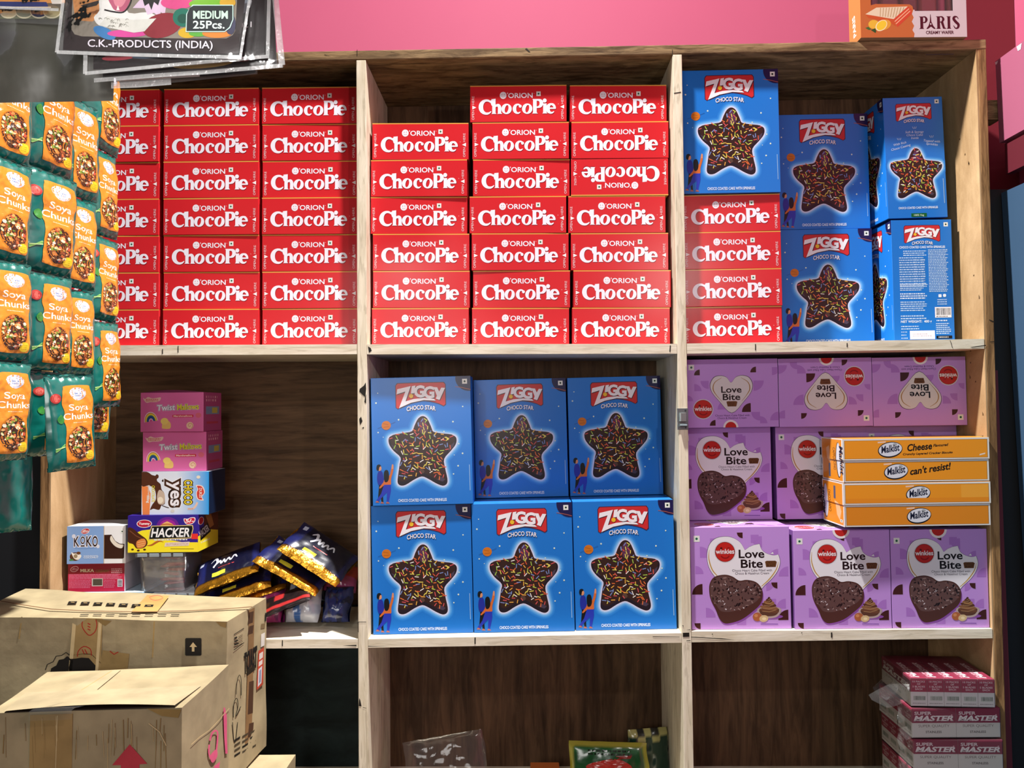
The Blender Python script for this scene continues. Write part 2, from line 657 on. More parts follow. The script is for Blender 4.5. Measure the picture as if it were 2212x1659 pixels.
def art_choco():
    a = Art(938, 338, x0=217, y0=62)
    a.up()
    red, dred = C('#dc2830'), C('#8a1420')
    # gold line where the lid folds over
    a.rect(217, 62, 1155, 71, C('#e8a850'))

    def word(dx, dy, col):
        P = lambda pts: [(x + 217 + dx, y + 62 + dy) for x, y in pts]
        S = lambda pts, **k: a.wstroke([(x + 217, y + 62, w) for x, y, w in pts], col, dx=dx, dy=dy, **k)

        def arc(cx, cy, rx, ry, t0, t1, wf, n=26):
            pts = []
            for i in range(n + 1):
                t = t0 + (t1 - t0) * i / n
                r = math.radians(t)
                pts.append((cx + rx * math.cos(r), cy - ry * math.sin(r), wf(i / n, t)))
            q = [(x + 217 + dx, y + 62 + dy) for x, y, w in pts]
            a.stroke(q, [w for x, y, w in pts], col)

        def thick(thin, fat, e0, e1):
            def f(s, t):
                w = thin + (fat - thin) * abs(math.cos(math.radians(t))) ** 1.6 if 90 < t < 270 else thin
                if s < .12:
                    w = e0 + (w - e0) * s / .12
                if s > .85:
                    w = w + (e1 - w) * (s - .85) / .15
                return w
            return f
        # C
        arc(162, 198, 57, 61, 48, 318, thick(20, 44, 16, 8))
        a.poly(P([(203, 135), (222, 129), (222, 186), (210, 186), (200, 160), (190, 148)]), col)
        # h
        a.poly(P([(204, 126), (248, 122), (248, 254), (258, 262), (208, 262), (216, 254), (216, 136)]), col)
        S([(240, 200, 12), (254, 186, 20), (276, 184, 28), (287, 203, 32), (287, 232, 32), (287, 256, 32)])
        a.poly(P([(271, 252), (303, 252), (314, 262), (266, 262)]), col)
        # o c o
        for cx in (355, 556):
            a.poly(P(ell(cx, 217, 50, 48, 34)), col, [P(ell(cx + 1, 217, 17, 36, 24, -14))])
        arc(465, 217, 33, 40, 50, 316, thick(15, 34, 12, 7))
        a.oval(217 + 488 + dx, 62 + 193 + dy, 14, 14, col, 14)
        # P
        a.poly(P([(606, 128), (656, 128), (648, 138), (648, 252), (660, 262), (604, 262), (613, 252), (613, 138)]), col)
        S([(640, 137, 18), (666, 137, 18), (686, 146, 30), (694, 168, 36), (684, 192, 28), (662, 203, 16), (642, 203, 14)])
        # i
        a.poly(P([(702, 172), (744, 170), (744, 254), (752, 262), (703, 262), (711, 254), (711, 182)]), col)
        a.oval(217 + 726 + dx, 62 + 143 + dy, 19, 19, col, 18)
        # e
        arc(790, 217, 34, 40, 0, 318, lambda s, t: (22 if t < 60 else 17 + 21 * abs(math.cos(math.radians(t))) ** 1.5 if t < 270 else 17) if s < .85 else 17 - 9 * (s - .85) / .15, 34)
        a.rect(217 + 765 + dx, 62 + 208 + dy, 217 + 833 + dx, 62 + 221 + dy, col)

    word(4, 6, dred)
    word(0, 0, WHITE)
    a.oval(217 + 858, 62 + 176, 5, 5, C('#e88080'), 8)
    # round smiling emblem and maker's name
    cx, cy = 217 + 322, 62 + 92
    a.oval(cx, cy, 33, 33, C('#f2eef6'))
    for sx in (-11, 11):
        a.oval(cx + sx, cy - 8, 4, 6, C('#c9a0a8'), 10)
    a.stroke([(cx - 16, cy + 8), (cx - 8, cy + 16), (cx + 8, cy + 16), (cx + 16, cy + 8)], 4, C('#c9a0a8'))
    a.oval(217 + 364, 62 + 73, 4, 7, WHITE, 8)
    a.text('ORION', 217 + 372, 62 + 116, 44, WHITE, w=236, bold=0.018)
    a.oval(217 + 622, 62 + 76, 4, 4, C('#e8a0a8'), 8)
    a.veg(217 + 666, 62 + 80, 21)
    # opening marks at both ends, reading upwards
    for x, tip, bse in ((217 + 40, 60, 22), (217 + 908, 876, 914)):
        a.text('OPEN', x, 62 + 316, 22, C('#f2d8dc'), w=88, rot=90)
        a.text('HERE', x, 62 + 176, 22, C('#f2c8cc'), w=80, rot=90)
        a.conv([(217 + tip, 62 + 202), (217 + bse, 62 + 184), (217 + bse, 62 + 220)], C('#f8eef0'))
    return a


STAR = smooth([(1120, 332), (1150, 350), (1175, 405), (1195, 446), (1260, 460), (1328, 470), (1350, 492), (1343, 532),
               (1308, 575), (1262, 628), (1266, 690), (1281, 765), (1276, 800), (1248, 812), (1200, 792), (1150, 762),
               (1105, 745), (1050, 766), (992, 800), (955, 803), (938, 780), (945, 720), (955, 660), (962, 612), (915, 565),
               (886, 522), (882, 482), (905, 462), (980, 450), (1042, 438), (1066, 390), (1090, 348)], 3)


def paint_star(a, dx=0, dy=0, sx=1, sy=1, seed=3, n=135):
    rnd = random.Random(seed)
    T = lambda p: (1115 + dx + (p[0] - 1115) * sx, 575 + dy + (p[1] - 575) * sy)
    out = [T(p) for p in STAR]
    N = len(out)
    nor = []
    for i in range(N):
        ax, ay = out[i - 2]
        bx, by = out[(i + 2) % N]
        l = math.hypot(bx - ax, by - ay)
        nor.append(((by - ay) / l, -(bx - ax) / l))
    off = lambda d: [(out[i][0] + nor[i][0] * d * sx, out[i][1] + nor[i][1] * d * sx) for i in range(N)]
    g = [(48, C('#1f76d0')), (34, C('#3289de')), (20, C('#66b0ee')), (9, C('#b8d2f6')), (4, C('#e0dcf6')), (1, C('#e8dcf4'))]
    for (d0, c0), (d1, c1) in zip(g, g[1:]):
        A, B = off(d0), off(d1)
        a.up()
        for i in range(N):
            j = (i + 1) % N
            a._add([A[i], A[j], B[j], B[i]], [c0, c0, c1, c1], a.z)
    a.poly(off(2), C('#241c26'))
    top = [(1115 + dx + (p[0] - 1115 - dx) * 0.955, 575 + dy + (p[1] - 575 - dy) * 0.94 - 14 * sy) for p in out]
    a.poly(top, C('#38231f'))
    a.poly(smooth([T(p) for p in [(1118, 345), (1140, 372), (1156, 420), (1130, 455), (1100, 440), (1096, 380)]], 4), C('#5c3450'))
    for pts in ([(1210, 770), (1250, 785), (1268, 770), (1240, 752)], [(1300, 545), (1338, 515), (1330, 545), (1295, 580)],
                [(895, 520), (920, 556), (945, 575), (918, 535)]):
        a.poly([T(p) for p in pts], C('#4a3f52'))
    a.poly(smooth([T(p) for p in [(1090, 700), (1110, 690), (1125, 715), (1105, 728)]], 3), C('#5a4238'))
    cols = [C(c) for c in ('#e8d860', '#e8d860', '#e8763c', '#e05c38', '#f4f0e8', '#a8cc50', '#7c94cc', '#d8585c', '#f0b048')]
    a.up(2)
    st = math.sqrt(465 * 450 * .46 / n)
    cand = [(885 + (i + rnd.random()) * st, 335 + (j + rnd.random()) * st) for j in range(int(450 / st)) for i in range(int(465 / st) + 1)]
    for k, (x, y) in enumerate(cand):
        x, y = T((x, y))
        if not inside((x, y), top):
            continue
        t, l, w = rnd.uniform(0, math.pi), rnd.uniform(10.5, 15.5) * sx, 2.8
        ux, uy = math.cos(t) * l, math.sin(t) * l
        vx, vy = -math.sin(t) * w, math.cos(t) * w
        a._add([(x - ux - vx, y - uy - vy), (x + ux - vx, y + uy - vy), (x + ux + vx, y + uy + vy), (x - ux + vx, y - uy + vy)],
               cols[rnd.randrange(len(cols))], a.z + 2e-7 * k)
    a.up(14)


def paint_logo(a, dx=0, dy=0, sx=1.0, sy=1.0):
    """white slanted word on an arched red banner"""
    T = lambda x, y: (1110 + dx + (x - 1110) * sx, 190 + dy + (y - 190) * sy)
    P = lambda pts: [T(x, y) for x, y in pts]

    def banner(g):
        top = [(950 - g, 103 - g), (1110, 101 - g), (1268 + g, 102 - g), (1280 + g, 114)]
        bot = [(1280 + g, 250 + g), (1268, 262 + g)] + [(1268 - i * 32, 262 + g - 40 * math.sin(math.pi * (i + .4) / 10.4)) for i in range(1, 10)] + [(950, 276 + g), (938 - g, 268)]
        return P(top + bot + [(938 - g, 116)])
    a.poly(banner(5), C('#4a1c34'))
    a.poly(banner(0), C('#cc2f31'))
    Z = [(947, 141), (1041, 121), (1003, 226), (1060, 211), (1130, 205), (1200, 213), (1214, 226), (1130, 220), (1040, 237), (957, 272), (1003, 158), (941, 176)]
    sh = lambda pts: [(x + 4, y + 5) for x, y in pts]
    bar = [(1049, 122), (1074, 118), (1063, 172), (1041, 173)]
    Y = [(1200, 132), (1226, 134), (1238, 164), (1254, 137), (1280, 139), (1240, 222), (1214, 212), (1222, 192)]
    for f, c in ((sh, C('#3a1420')), (lambda p: p, C('#f2f0f6'))):
        a.poly(P(f(Z)), c)
        a.poly(P(f(bar)), c)
        o = 4 if f is sh else 0
        for gx, gy in ((1068, 196), (1134, 204)):
            x, y = T(gx + o, gy + o * 1.2)
            a.text('G', x, y, 74 * sy, c, w=66 * sx, bold=0.045)
        a.poly(P(f(Y)), c)
    x, y = T(1044, 191)
    a.oval(x, y, 17 * sx, 17 * sy, C('#2a1420'), 20)
    a.oval(x - 1, y - 1, 15 * sx, 15 * sy, C('#f0c030'), 20)
    x, y = T(1110, 284)
    arc = lambda u, v: (u, v + 0.0011 / sx * u * u)
    a.text('CHOCO STAR', x + 3, y + 3, 29 * sy, C('#123058'), w=200 * sx, anchor='c', bold=0.03, warp=arc)
    a.text('CHOCO STAR', x, y, 29 * sy, WHITE, w=200 * sx, anchor='c', bold=0.018, warp=arc)


def art_ziggy():
    a = Art(695, 882, x0=762, y0=60)
    paint_star(a)
    for x, y, r in ((810, 165, 4), (797, 233, 6), (952, 352, 6), (808, 437, 5), (843, 470, 3), (1330, 374, 6), (1400, 271, 5),
                    (1266, 440, 5), (1367, 527, 5), (1392, 594, 6), (1334, 604, 3), (1359, 679, 6), (1326, 734, 5)):
        a.oval(x, y, r, r, C('#d8ecdc'), 8)
    a.oval(1446, 72, 94, 92, C('#1e1a4c'), 30)
    a.stroke([(1352, 132), (1400, 140), (1457, 155)], 4, C('#b0604a'))
    a.veg(1417, 97, 17, C('#10301c'))
    paint_logo(a)
    # planet
    a.stroke(smooth([(806, 408), (840, 396), (900, 378), (930, 366)], 4, False), 2.5, C('#204c94'))
    a.oval(865, 389, 32, 31, C('#cc7420'))
    a.stroke([(842, 376), (880, 385)], 4, C('#a85a18'))
    a.stroke([(846, 402), (886, 398)], 4, C('#a85a18'))
    # couple looking at the sky
    navy, org, blu, blk, skin = C('#24309c'), C('#cf6c34'), C('#283ab4'), C('#15181c'), C('#d8946c')
    a.poly(smooth([(800, 715), (818, 702), (834, 715), (842, 770), (838, 800), (806, 800), (795, 760)], 3), navy)
    a.oval(813, 684, 14, 18, skin, 14)
    a.poly(smooth([(792, 690), (795, 664), (812, 657), (824, 668), (812, 676), (806, 700)], 3), blk)
    a.poly([(808, 798), (840, 798), (832, 850), (836, 918), (822, 918), (816, 860), (805, 915), (796, 915)], blk)
    a.poly(smooth([(848, 750), (880, 736), (892, 700), (900, 662), (910, 664), (908, 705), (892, 758), (888, 800), (846, 800), (816, 822), (810, 814), (838, 780)], 3), org)
    a.poly([(899, 664), (903, 656), (910, 662), (909, 690), (897, 690)], skin)
    a.poly(smooth([(846, 775), (842, 720), (852, 698), (868, 698), (876, 716), (878, 752), (866, 778)], 3), blk)
    a.poly([(842, 798), (890, 798), (890, 840), (872, 918), (858, 918), (862, 850), (830, 880), (800, 912), (786, 905), (820, 860)], blu)
    for x, y in ((792, 914), (826, 921), (864, 922)):
        a.poly([(x - 12, y + 4), (x - 4, y - 8), (x + 8, y - 4), (x + 16, y + 6)], C('#b06858'))
    a.text('CHOCO COATED CAKE WITH SPRINKLES', 1107, 918, 19, C('#dcecff'), w=336, anchor='c', bold=0.025)
    a.stroke([(1437, 672), (1439, 850)], 4, C('#9cc4ec'))
    return a


def art_ziggy_end(back):
    """narrow end panel of the star-cake box"""
    a = Art(425, 882, x0=0, y0=0)
    if not back:
        paint_star(a, dx=-1115 + 217, dy=-575 + 560, sx=0.78, sy=0.76, n=115)
    a.veg(385, 35, 15, C('#10301c'))
    paint_logo(a, dx=-1110 + 217, dy=-190 + (112 if not back else 105), sx=0.73, sy=0.72)
    if not back:
        for t, x, y, r in (('Soft & Spongy', 217, 262, 0), ('Choco Cake', 217, 284, 0), ('Inside', 217, 306, 0),
                           ('With Rich', 110, 345, 12), ('Choco Coating', 116, 372, 14), ('Topped with', 336, 332, -6), ('Sprinkles', 336, 355, -8)):
            a.text(t, x, y, 16, C('#d4e8fc'), anchor='c', rot=r, shear=0.2)
        for x, y in ((217, 232), (104, 312), (336, 300)):
            for t in (-14, 0, 14):
                a.stroke([(x + t * .5, y), (x + t, y - 16)], 3, C('#b8d4ec'))
        a.text('CHOCO COATED CAKE WITH SPRINKLES', 217, 815, 15, C('#dcecff'), w=280, anchor='c', bold=0.025)
        a.rect(165, 848, 275, 874, C('#14602c'))
        a.text('100% Veg', 220, 868, 13, C('#e8f4e8'), anchor='c')
        a.stroke([(404, 600), (406, 780)], 4, C('#9cc4ec'))
    else:
        w = C('#c4dcf8')
        a.text('CHOCO COATED CAKE WITH SPRINKLES', 215, 205, 16, C('#e4f0ff'), w=320, anchor='c', bold=0.025)
        a.lines(80, 222, 250, 3, 15, 7, w)
        a.lines(50, 270, 235, 13, 17, 7, w, 0.1)
        for x in (150, 205):
            a.lines(x, 285, x + 25, 11, 17, 7, C('#e0ecff'), 0.1)
        for k in range(10):
            a.rect(48, 282 + k * 17, 240, 284 + k * 17, C('#3f86d0'))
        a.lines(255, 216, 395, 27, 11.5, 6, w, 0.15)
        a.lines(50, 465, 250, 4, 13, 6, w)
        a.lines(50, 530, 240, 3, 16, 8, C('#e4f0ff'))
        a.lines(50, 590, 250, 5, 15, 7, w)
        a.lines(50, 690, 235, 2, 18, 8, w)
        a.text('NET WEIGHT:  400 g', 50, 742, 17, C('#e8f2ff'), w=215, bold=0.02)
        a.lines(50, 765, 190, 2, 18, 7, w)
        a.rect(110, 800, 285, 862, C('#ece6f4'))
        a.lines(130, 820, 265, 2, 14, 9, C('#c9c2d0'))
        a.lines(50, 805, 100, 3, 22, 8, w)
        a.rrect(318, 540, 340, 562, 4, C('#e8f2ff'))
        a.rrect(350, 538, 372, 560, 8, C('#e8f2ff'))
        a.lines(310, 575, 390, 3, 16, 8, w)
        a.rect(290, 632, 405, 708, C('#f0eef4'))
        x = 300
        while x < 396:
            b = random.uniform(1.5, 5)
            a.rect(x, 640, x + b, 690, C('#22242c'), up=False)
            x += b + random.uniform(1.5, 4)
        a.lines(300, 697, 395, 1, 8, 6, C('#33363c'))
        a.lines(300, 725, 390, 1, 15, 9, C('#e4f0ff'))
        a.lines(295, 748, 400, 6, 14, 7, w)
        a.rect(295, 838, 405, 860, C('#0c1220'))
        a.lines(310, 845, 390, 1, 10, 8, C('#d8dce4'))
    return a


def quarter(a, x, y, r, q, col, rim=True):
    """quarter disc with its corner at (x, y); q = quadrant 0..3"""
    p = [(x, y)] + ell(x, y, r, r, 8, 0, 90 * q, 90 * q + 90)
    if rim:
        a.stroke(p, 3, C('#caa0e0'), closed=True)
    a.conv(p, col)


def paint_wink(a, cx, cy, r):
    a.oval(cx, cy, r * 1.13, r * 1.13, C('#d8d4d8'))
    a.oval(cx, cy, r * 1.04, r * 1.04, C('#5c1820'))
    a.oval(cx, cy, r, r, C('#c0261f'))
    a.oval(cx - r * .38, cy - r * .38, r * .13, r * .13, C('#5c0f10'), 12)
    a.stroke(smooth([(cx + r * .2, cy - r * .34), (cx + r * .38, cy - r * .44), (cx + r * .55, cy - r * .36)], 4, False), r * .09, C('#8c1414'))
    a.stroke(smooth([(cx - r * .42, cy + r * .42), (cx - r * .15, cy + r * .62), (cx + r * .2, cy + r * .62), (cx + r * .45, cy + r * .42)], 4, False), r * .13, C('#8c1414'))
    a.text('winkies', cx, cy + r * .2, r * .5, C('#8c1414'), w=r * 1.96, anchor='c', bold=0.05)
    a.text('winkies', cx, cy + r * .18, r * .48, C('#f6eef0'), w=r * 1.9, anchor='c', bold=0.02)


LBK = C('#16100f')


def bg_shapes(a, spots):
    for x, y, r, q in spots:
        quarter(a, x, y, r, q, C('#ad78cc'), rim=False)


def paint_tab(a, cx, cy, r, up):
    a.conv(ell(cx, cy, r, r, 16, 0, 0 if up else 180, 180 if up else 360), C('#ece6e8'))
    a.conv(ell(cx, cy, r * .74, r * .74, 16, 0, 0 if up else 180, 180 if up else 360), C('#c0261f'))


def art_love(tab):
    a = Art(622, 635, x0=90, y0=130)
    bg_shapes(a, [(150, 320, 70, 0), (215, 200, 60, 3), (540, 190, 70, 2), (640, 330, 60, 1), (120, 420, 50, 0), (620, 580, 60, 2),
                  (560, 480, 50, 3), (680, 640, 60, 1), (180, 690, 60, 0), (430, 740, 60, 1), (470, 180, 50, 3), (700, 440, 60, 1)])
    br = C('#43201e')
    quarter(a, 420, 165, 36, 2, br)
    quarter(a, 162, 548, 66, 1, br)
    quarter(a, 630, 478, 38, 2, br)
    quarter(a, 145, 725, 38, 2, br)
    quarter(a, 694, 712, 64, 1, br)
    a.veg(131, 201, 19)
    heart = smooth([(432, 276), (402, 226), (352, 196), (300, 190), (245, 204), (208, 246), (195, 310), (206, 380), (248, 446), (320, 510), (410, 570), (490, 560), (545, 500), (600, 450), (636, 400), (650, 350), (640, 305)], 4, False)
    bite = smooth([(640, 305), (616, 310), (590, 306), (560, 294), (536, 272), (524, 238)], 4, False)
    hrt = heart + bite + [(490, 244), (460, 256)]
    a.poly([(x + (x - 420) * .012, y + (y - 370) * .014) for x, y in hrt], C('#5c5468'))
    a.poly(hrt, C('#eceaf0'))
    a.wstroke([(209, 270, 2), (206, 330, 6), (226, 396, 7), (262, 440, 4)], C('#c09848'))
    a.wstroke([(640, 350, 2), (624, 400, 6), (580, 458, 7), (530, 502, 4)], C('#c09848'))
    a.conv([(590, 300), (606, 288), (612, 302)], C('#eceaf0'))
    paint_wink(a, 307, 285, 60)
    a.text('Love', 394, 323, 50, LBK, w=157, bold=0.02)
    a.text('Bite', 406, 384, 50, LBK, w=134, bold=0.02)
    a.poly([(556, 348), (566, 343), (620, 343), (630, 350), (622, 382), (562, 382)], C('#6b4420'))
    a.text('CHOCO', 593, 361, 14, C('#3a2410'), w=56, anchor='c', bold=.02)
    a.text('BLAST', 593, 379, 14, C('#3a2410'), w=50, anchor='c', bold=.02)
    a.text('Choco Heart Cake Filled with', 350, 408, 14, C('#3c3844'), w=248)
    a.text('Choco & Hazelnut Cream', 368, 426, 14, C('#3c3844'), w=212)
    # heart-shaped cake
    out = smooth([(204, 545), (206, 485), (236, 440), (300, 426), (350, 438), (392, 464), (440, 460), (496, 474), (530, 512), (537, 560), (520, 612), (468, 660), (400, 706), (330, 727), (290, 726), (262, 696), (240, 640), (216, 592)], 4)
    a.poly([(x + 3, y + 9) for x, y in out], C('#8c50a8'))
    a.poly(out, C('#4e2f28'))
    top = smooth([(210, 540), (212, 488), (242, 446), (300, 434), (348, 446), (390, 472), (440, 468), (492, 482), (522, 515), (524, 556), (490, 598), (420, 632), (340, 656), (276, 652), (246, 616), (218, 580)], 4)
    a.poly(top, C('#5f4542'))
    rnd = random.Random(5)
    cs = [C(c) for c in ('#221614', '#2a1c1a', '#3a2826', '#8c716c', '#a88c88', '#d6ccd0', '#1a1214', '#6e4a44')]
    a.up(2)
    k = 0
    while k < 150:
        x, y = rnd.uniform(212, 524), rnd.uniform(440, 655)
        if not inside((x, y), top):
            continue
        r = rnd.uniform(4, 14)
        ci = rnd.randrange(len(cs))
        if ci in (4, 5):
            r *= .5
        t = rnd.uniform(0, 360)
        a._add([(px + rnd.uniform(-2, 2), py + rnd.uniform(-2, 2)) for px, py in ell(x, y, r, r * .45, 7, t)], cs[ci], a.z + 3e-7 * k)
        k += 1
    a.up(4)
    # bowl of cream with two hazelnuts
    a.oval(590, 690, 70, 14, C('#8c50a8'))
    a.poly(smooth([(503, 640), (512, 680), (545, 698), (600, 698), (636, 680), (648, 640), (575, 625)], 4), C('#b8a4a0'))
    a.poly(smooth([(515, 645), (522, 672), (550, 686), (598, 686), (626, 672), (634, 642), (575, 632)], 4), C('#5c3c2c'))
    for i, (y, w, c) in enumerate(((652, 62, '#6e4630'), (634, 58, '#8c6040'), (616, 46, '#5c3826'), (602, 34, '#94683f'), (590, 20, '#5c3826'), (580, 9, '#4a2a1c'))):
        a.oval(575, y, w, 13, C(c), 20, rot=-8)
        a.stroke([(575 - w * .7, y + 3), (575, y + 8), (575 + w * .7, y - 4)], 3, C('#b08c60'))
    a.oval(500, 690, 29, 27, C('#b0663c'))
    a.oval(492, 682, 12, 10, C('#d08c5c'), 12)
    a.oval(540, 701, 28, 21, C('#d8bc8c'), 20, rot=10)
    a.oval(542, 702, 13, 9, C('#f0dcb0'), 14)
    a.stroke([(520, 735), (628, 737)], 4, C('#6c3c98'))
    if tab:
        paint_tab(a, 400, 130, 56, False)
    return a


def art_love_top(tab):
    a = Art(643, 475, x0=47, y0=110)
    bg_shapes(a, [(520, 262, 72, 3), (210, 260, 56, 2), (330, 460, 62, 1), (560, 480, 60, 2), (690, 540, 60, 1), (110, 330, 50, 0), (650, 170, 56, 3), (560, 560, 50, 0), (60, 400, 40, 0)])
    br = C('#43201e')
    quarter(a, 150, 220, 40, 1, br)
    quarter(a, 540, 205, 40, 1, br)
    quarter(a, 498, 480, 62, 1, br)
    quarter(a, 252, 572, 40, 1, br)
    a.veg(92, 165, 19)
    h = smooth([(365, 274), (335, 238), (292, 226), (248, 238), (222, 285), (232, 338), (280, 400), (366, 484), (455, 400), (502, 338), (512, 285), (488, 240), (442, 226), (398, 238)], 4)
    a.poly([(366 + (x - 366) * 1.025, 350 + (y - 350) * 1.025) for x, y in h], C('#4c3c54'))
    a.poly(h, C('#dcd8d8'))
    a.wstroke([(300, 240, 2), (252, 272, 5), (240, 318, 7), (262, 360, 4), (300, 404, 2)], C('#a8803c'))
    a.wstroke([(434, 240, 2), (482, 272, 5), (494, 318, 7), (472, 360, 4), (436, 404, 2)], C('#a8803c'))
    a.text('Love', 297, 343, 42, LBK, w=138, bold=0.02)
    a.text('Bite', 307, 394, 42, LBK, w=118, bold=0.02)
    a.poly([(330, 407), (340, 403), (396, 403), (406, 408), (398, 440), (338, 440)], C('#6b4420'))
    a.lines(342, 412, 394, 2, 14, 8, C('#3a2410'))
    paint_wink(a, 168, 456, 62)
    a.text('Choco Heart Cake Filled with', 370, 508, 13, C('#4c2c64'), w=238, anchor='c')
    a.text('Choco & Hazelnut Cream', 366, 526, 13, C('#4c2c64'), w=200, anchor='c')
    if tab:
        paint_tab(a, 357, 585, 52, True)
    return a


def rotated(a):
    b = Art(a.w, a.h)
    b.p = [([(a.w - x, a.h - y) for x, y in pts], cols, z) for pts, cols, z in a.p]
    return b


def paint_malk(a, cx, cy, rx, ry, rot):
    a.oval(cx, cy, rx, ry, C('#15181c'), 32, rot)
    a.oval(cx + 2, cy - 4, rx * .94, ry * .86, C('#dfe2ec'), 32, rot)
    a.oval(cx + rx * .38, cy - ry * .62, rx * .18, ry * .22, C('#a8acb0'), 12, rot)
    a.text('Malkist', cx + rx * .04, cy + ry * .26, ry * .85, C('#141c34'), w=rx * 1.5, anchor='c', rot=rot, bold=0.025, shear=0.25)


def art_malk(kind):
    """one long band of the cracker box, 2212-wide zoom coordinates"""
    a = Art(1800, 250)
    a.rect(0, 0, 1800, 250, C('#e8e6e2'))
    a.rect(22, 20, 1780, 236, C('#4a3a20'))
    a.rect(26, 23, 1776, 233, C('#f09a22') if kind != 3 else C('#e08a20'))
    x = {0: 585, 1: 650, 2: 915, 3: 920}[kind]
    paint_malk(a, x, 132, 152, 92, 8)
    a.conv([(x - 152, 38), (x - 50, 32), (x - 54, 48), (x - 150, 54)], C('#f2d0b8'))
    k = C('#17140e')
    if kind == 0:
        a.text('Cheese', 800, 150, 76, k, w=300, bold=0.028, shear=0.25, rot=4)
        a.text('Flavoured', 1115, 104, 30, k, w=185, bold=0.03, shear=0.3, rot=3)
        a.text('Crunchy Layered Cracker Biscuits', 740, 198, 24, k, w=610, bold=0.03, shear=0.25, rot=1.5)
        a.conv([(1680, 196), (1750, 180), (1748, 196), (1678, 212)], C('#f0e0d0'))
    elif kind == 1:
        a.text("can't resist!", 828, 172, 76, k, w=510, bold=0.028, shear=0.28, rot=7)
    elif kind == 2:
        a.rect(1440, 30, 1776, 228, C('#f4a838'))
        a.rect(26, 180, 1776, 233, C('#ea9020'))
    return a


def art_malk_side(flip):
    a = Art(290, 500)
    a.rect(0, 0, 290, 500, C('#e8e6e2'))
    a.rect(10, 14, 276, 486, C('#ec9424'))
    x = 230 if not flip else 44
    a.oval(x, 250, 34, 205, C('#15181c'), 30)
    a.oval(x + 3, 246, 29, 196, C('#dfe2ec'), 30)
    if not flip:
        a.text('Malkist', x + 16, 250, 46, C('#141c34'), w=330, anchor='c', rot=-90, bold=0.03, shear=0.25)
        a.text('CAPPUCCINO', x - 70, 240, 30, C('#7a4818'), w=260, anchor='c', rot=-90, bold=0.02)
        a.rrect(90, 300, 116, 460, 8, C('#5c6078'))
        a.poly([(70, 120), (110, 90), (120, 300), (80, 260)], C('#f4c48c'))
    else:
        a.text('Malkist', x - 16, 250, 46, C('#141c34'), w=330, anchor='c', rot=90, bold=0.03, shear=0.25)
        a.text('CAPPUCCINO', x + 70, 240, 30, C('#7a4818'), w=260, anchor='c', rot=90, bold=0.02)
        a.rrect(160, 50, 186, 200, 8, C('#5c6078'))
        a.poly([(170, 220), (220, 240), (250, 330), (226, 440), (190, 380)], C('#f4c48c'))
        a.veg(248, 440, 16)
    return a


def art_soya():
    """pouch front: orange label column on teal"""
    a = Art(100, 210, mw=0.095, mh=0.185)
    a.x0 = -8
    og = C('#e08e2c')
    lab = smooth([(20, 27), (26, 20), (74, 20), (80, 28), (84, 44), (84, 62), (80, 78), (82, 98), (78, 112), (80, 150), (80, 186), (72, 193), (28, 193), (21, 186), (21, 150), (23, 112), (19, 98), (21, 78), (17, 62), (17, 44)], 3)
    a.poly(lab, og)
    a.poly(smooth([(32, 36), (42, 25), (60, 27), (69, 38), (60, 51), (44, 53)], 4), C('#c4d0e4'))
    a.poly(smooth([(36, 37), (44, 29), (58, 30), (64, 38), (57, 47), (45, 49)], 4), C('#eef0f6'))
    a.lines(41, 37, 59, 2, 5, 2.4, C('#5c7cb8'))
    a.text('Soya', 50, 76, 14, C('#fcf4e8'), w=40, anchor='c', bold=0.012)
    a.text('Chunks', 50, 96, 14, C('#fcf4e8'), w=62, anchor='c', bold=0.012)
    a.lines(36, 103, 66, 1, 3, 1.4, C('#f8dcb0'), 0.0)
    a.oval(50, 150, 27, 40, C('#c87a20'), 26)
    a.oval(50, 150, 25, 38, C('#3a2416'), 26)
    rnd = random.Random(4)
    cs = [C(c) for c in ('#e08c48', '#d86c3c', '#e8a058', '#ece0b0', '#f0ecd0', '#88a440', '#5c7828', '#c8583c', '#a85c30', '#e8b878')]
    a.up(2)
    k = 0
    bowl = ell(50, 150, 23, 36, 20)
    while k < 90:
        x, y = rnd.uniform(27, 73), rnd.uniform(114, 186)
        if not inside((x, y), bowl):
            continue
        r = rnd.uniform(1.8, 4.6)
        c = cs[rnd.randrange(len(cs))] if y < 170 or rnd.random() < .5 else C('#5a3a24')
        a._add(ell(x, y, r, r * rnd.uniform(.5, .95), 6, rnd.uniform(0, 180)), c, a.z + 5e-7 * k)
        k += 1
    a.up(4)
    a.oval(70, 180, 9, 11, C('#e8c828'), 16)
    a.lines(65, 176, 75, 3, 4, 1.6, C('#8c7410'))
    # tomato slice, leaf and spring onions on the teal margin
    a.oval(6, 48, 9, 11, C('#b83c34'), 18)
    a.oval(6, 48, 6, 8, C('#d8685c'), 14)
    a.poly(smooth([(6, 92), (14, 84), (20, 94), (17, 104), (9, 102)], 3), C('#3c8c3c'))
    for i in range(3):
        a.stroke([(2, 166 - i * 3), (19, 150 + i * 3)], 2.6, C(('#8cc870', '#5ca048', '#b4dc90')[i]))
    return a


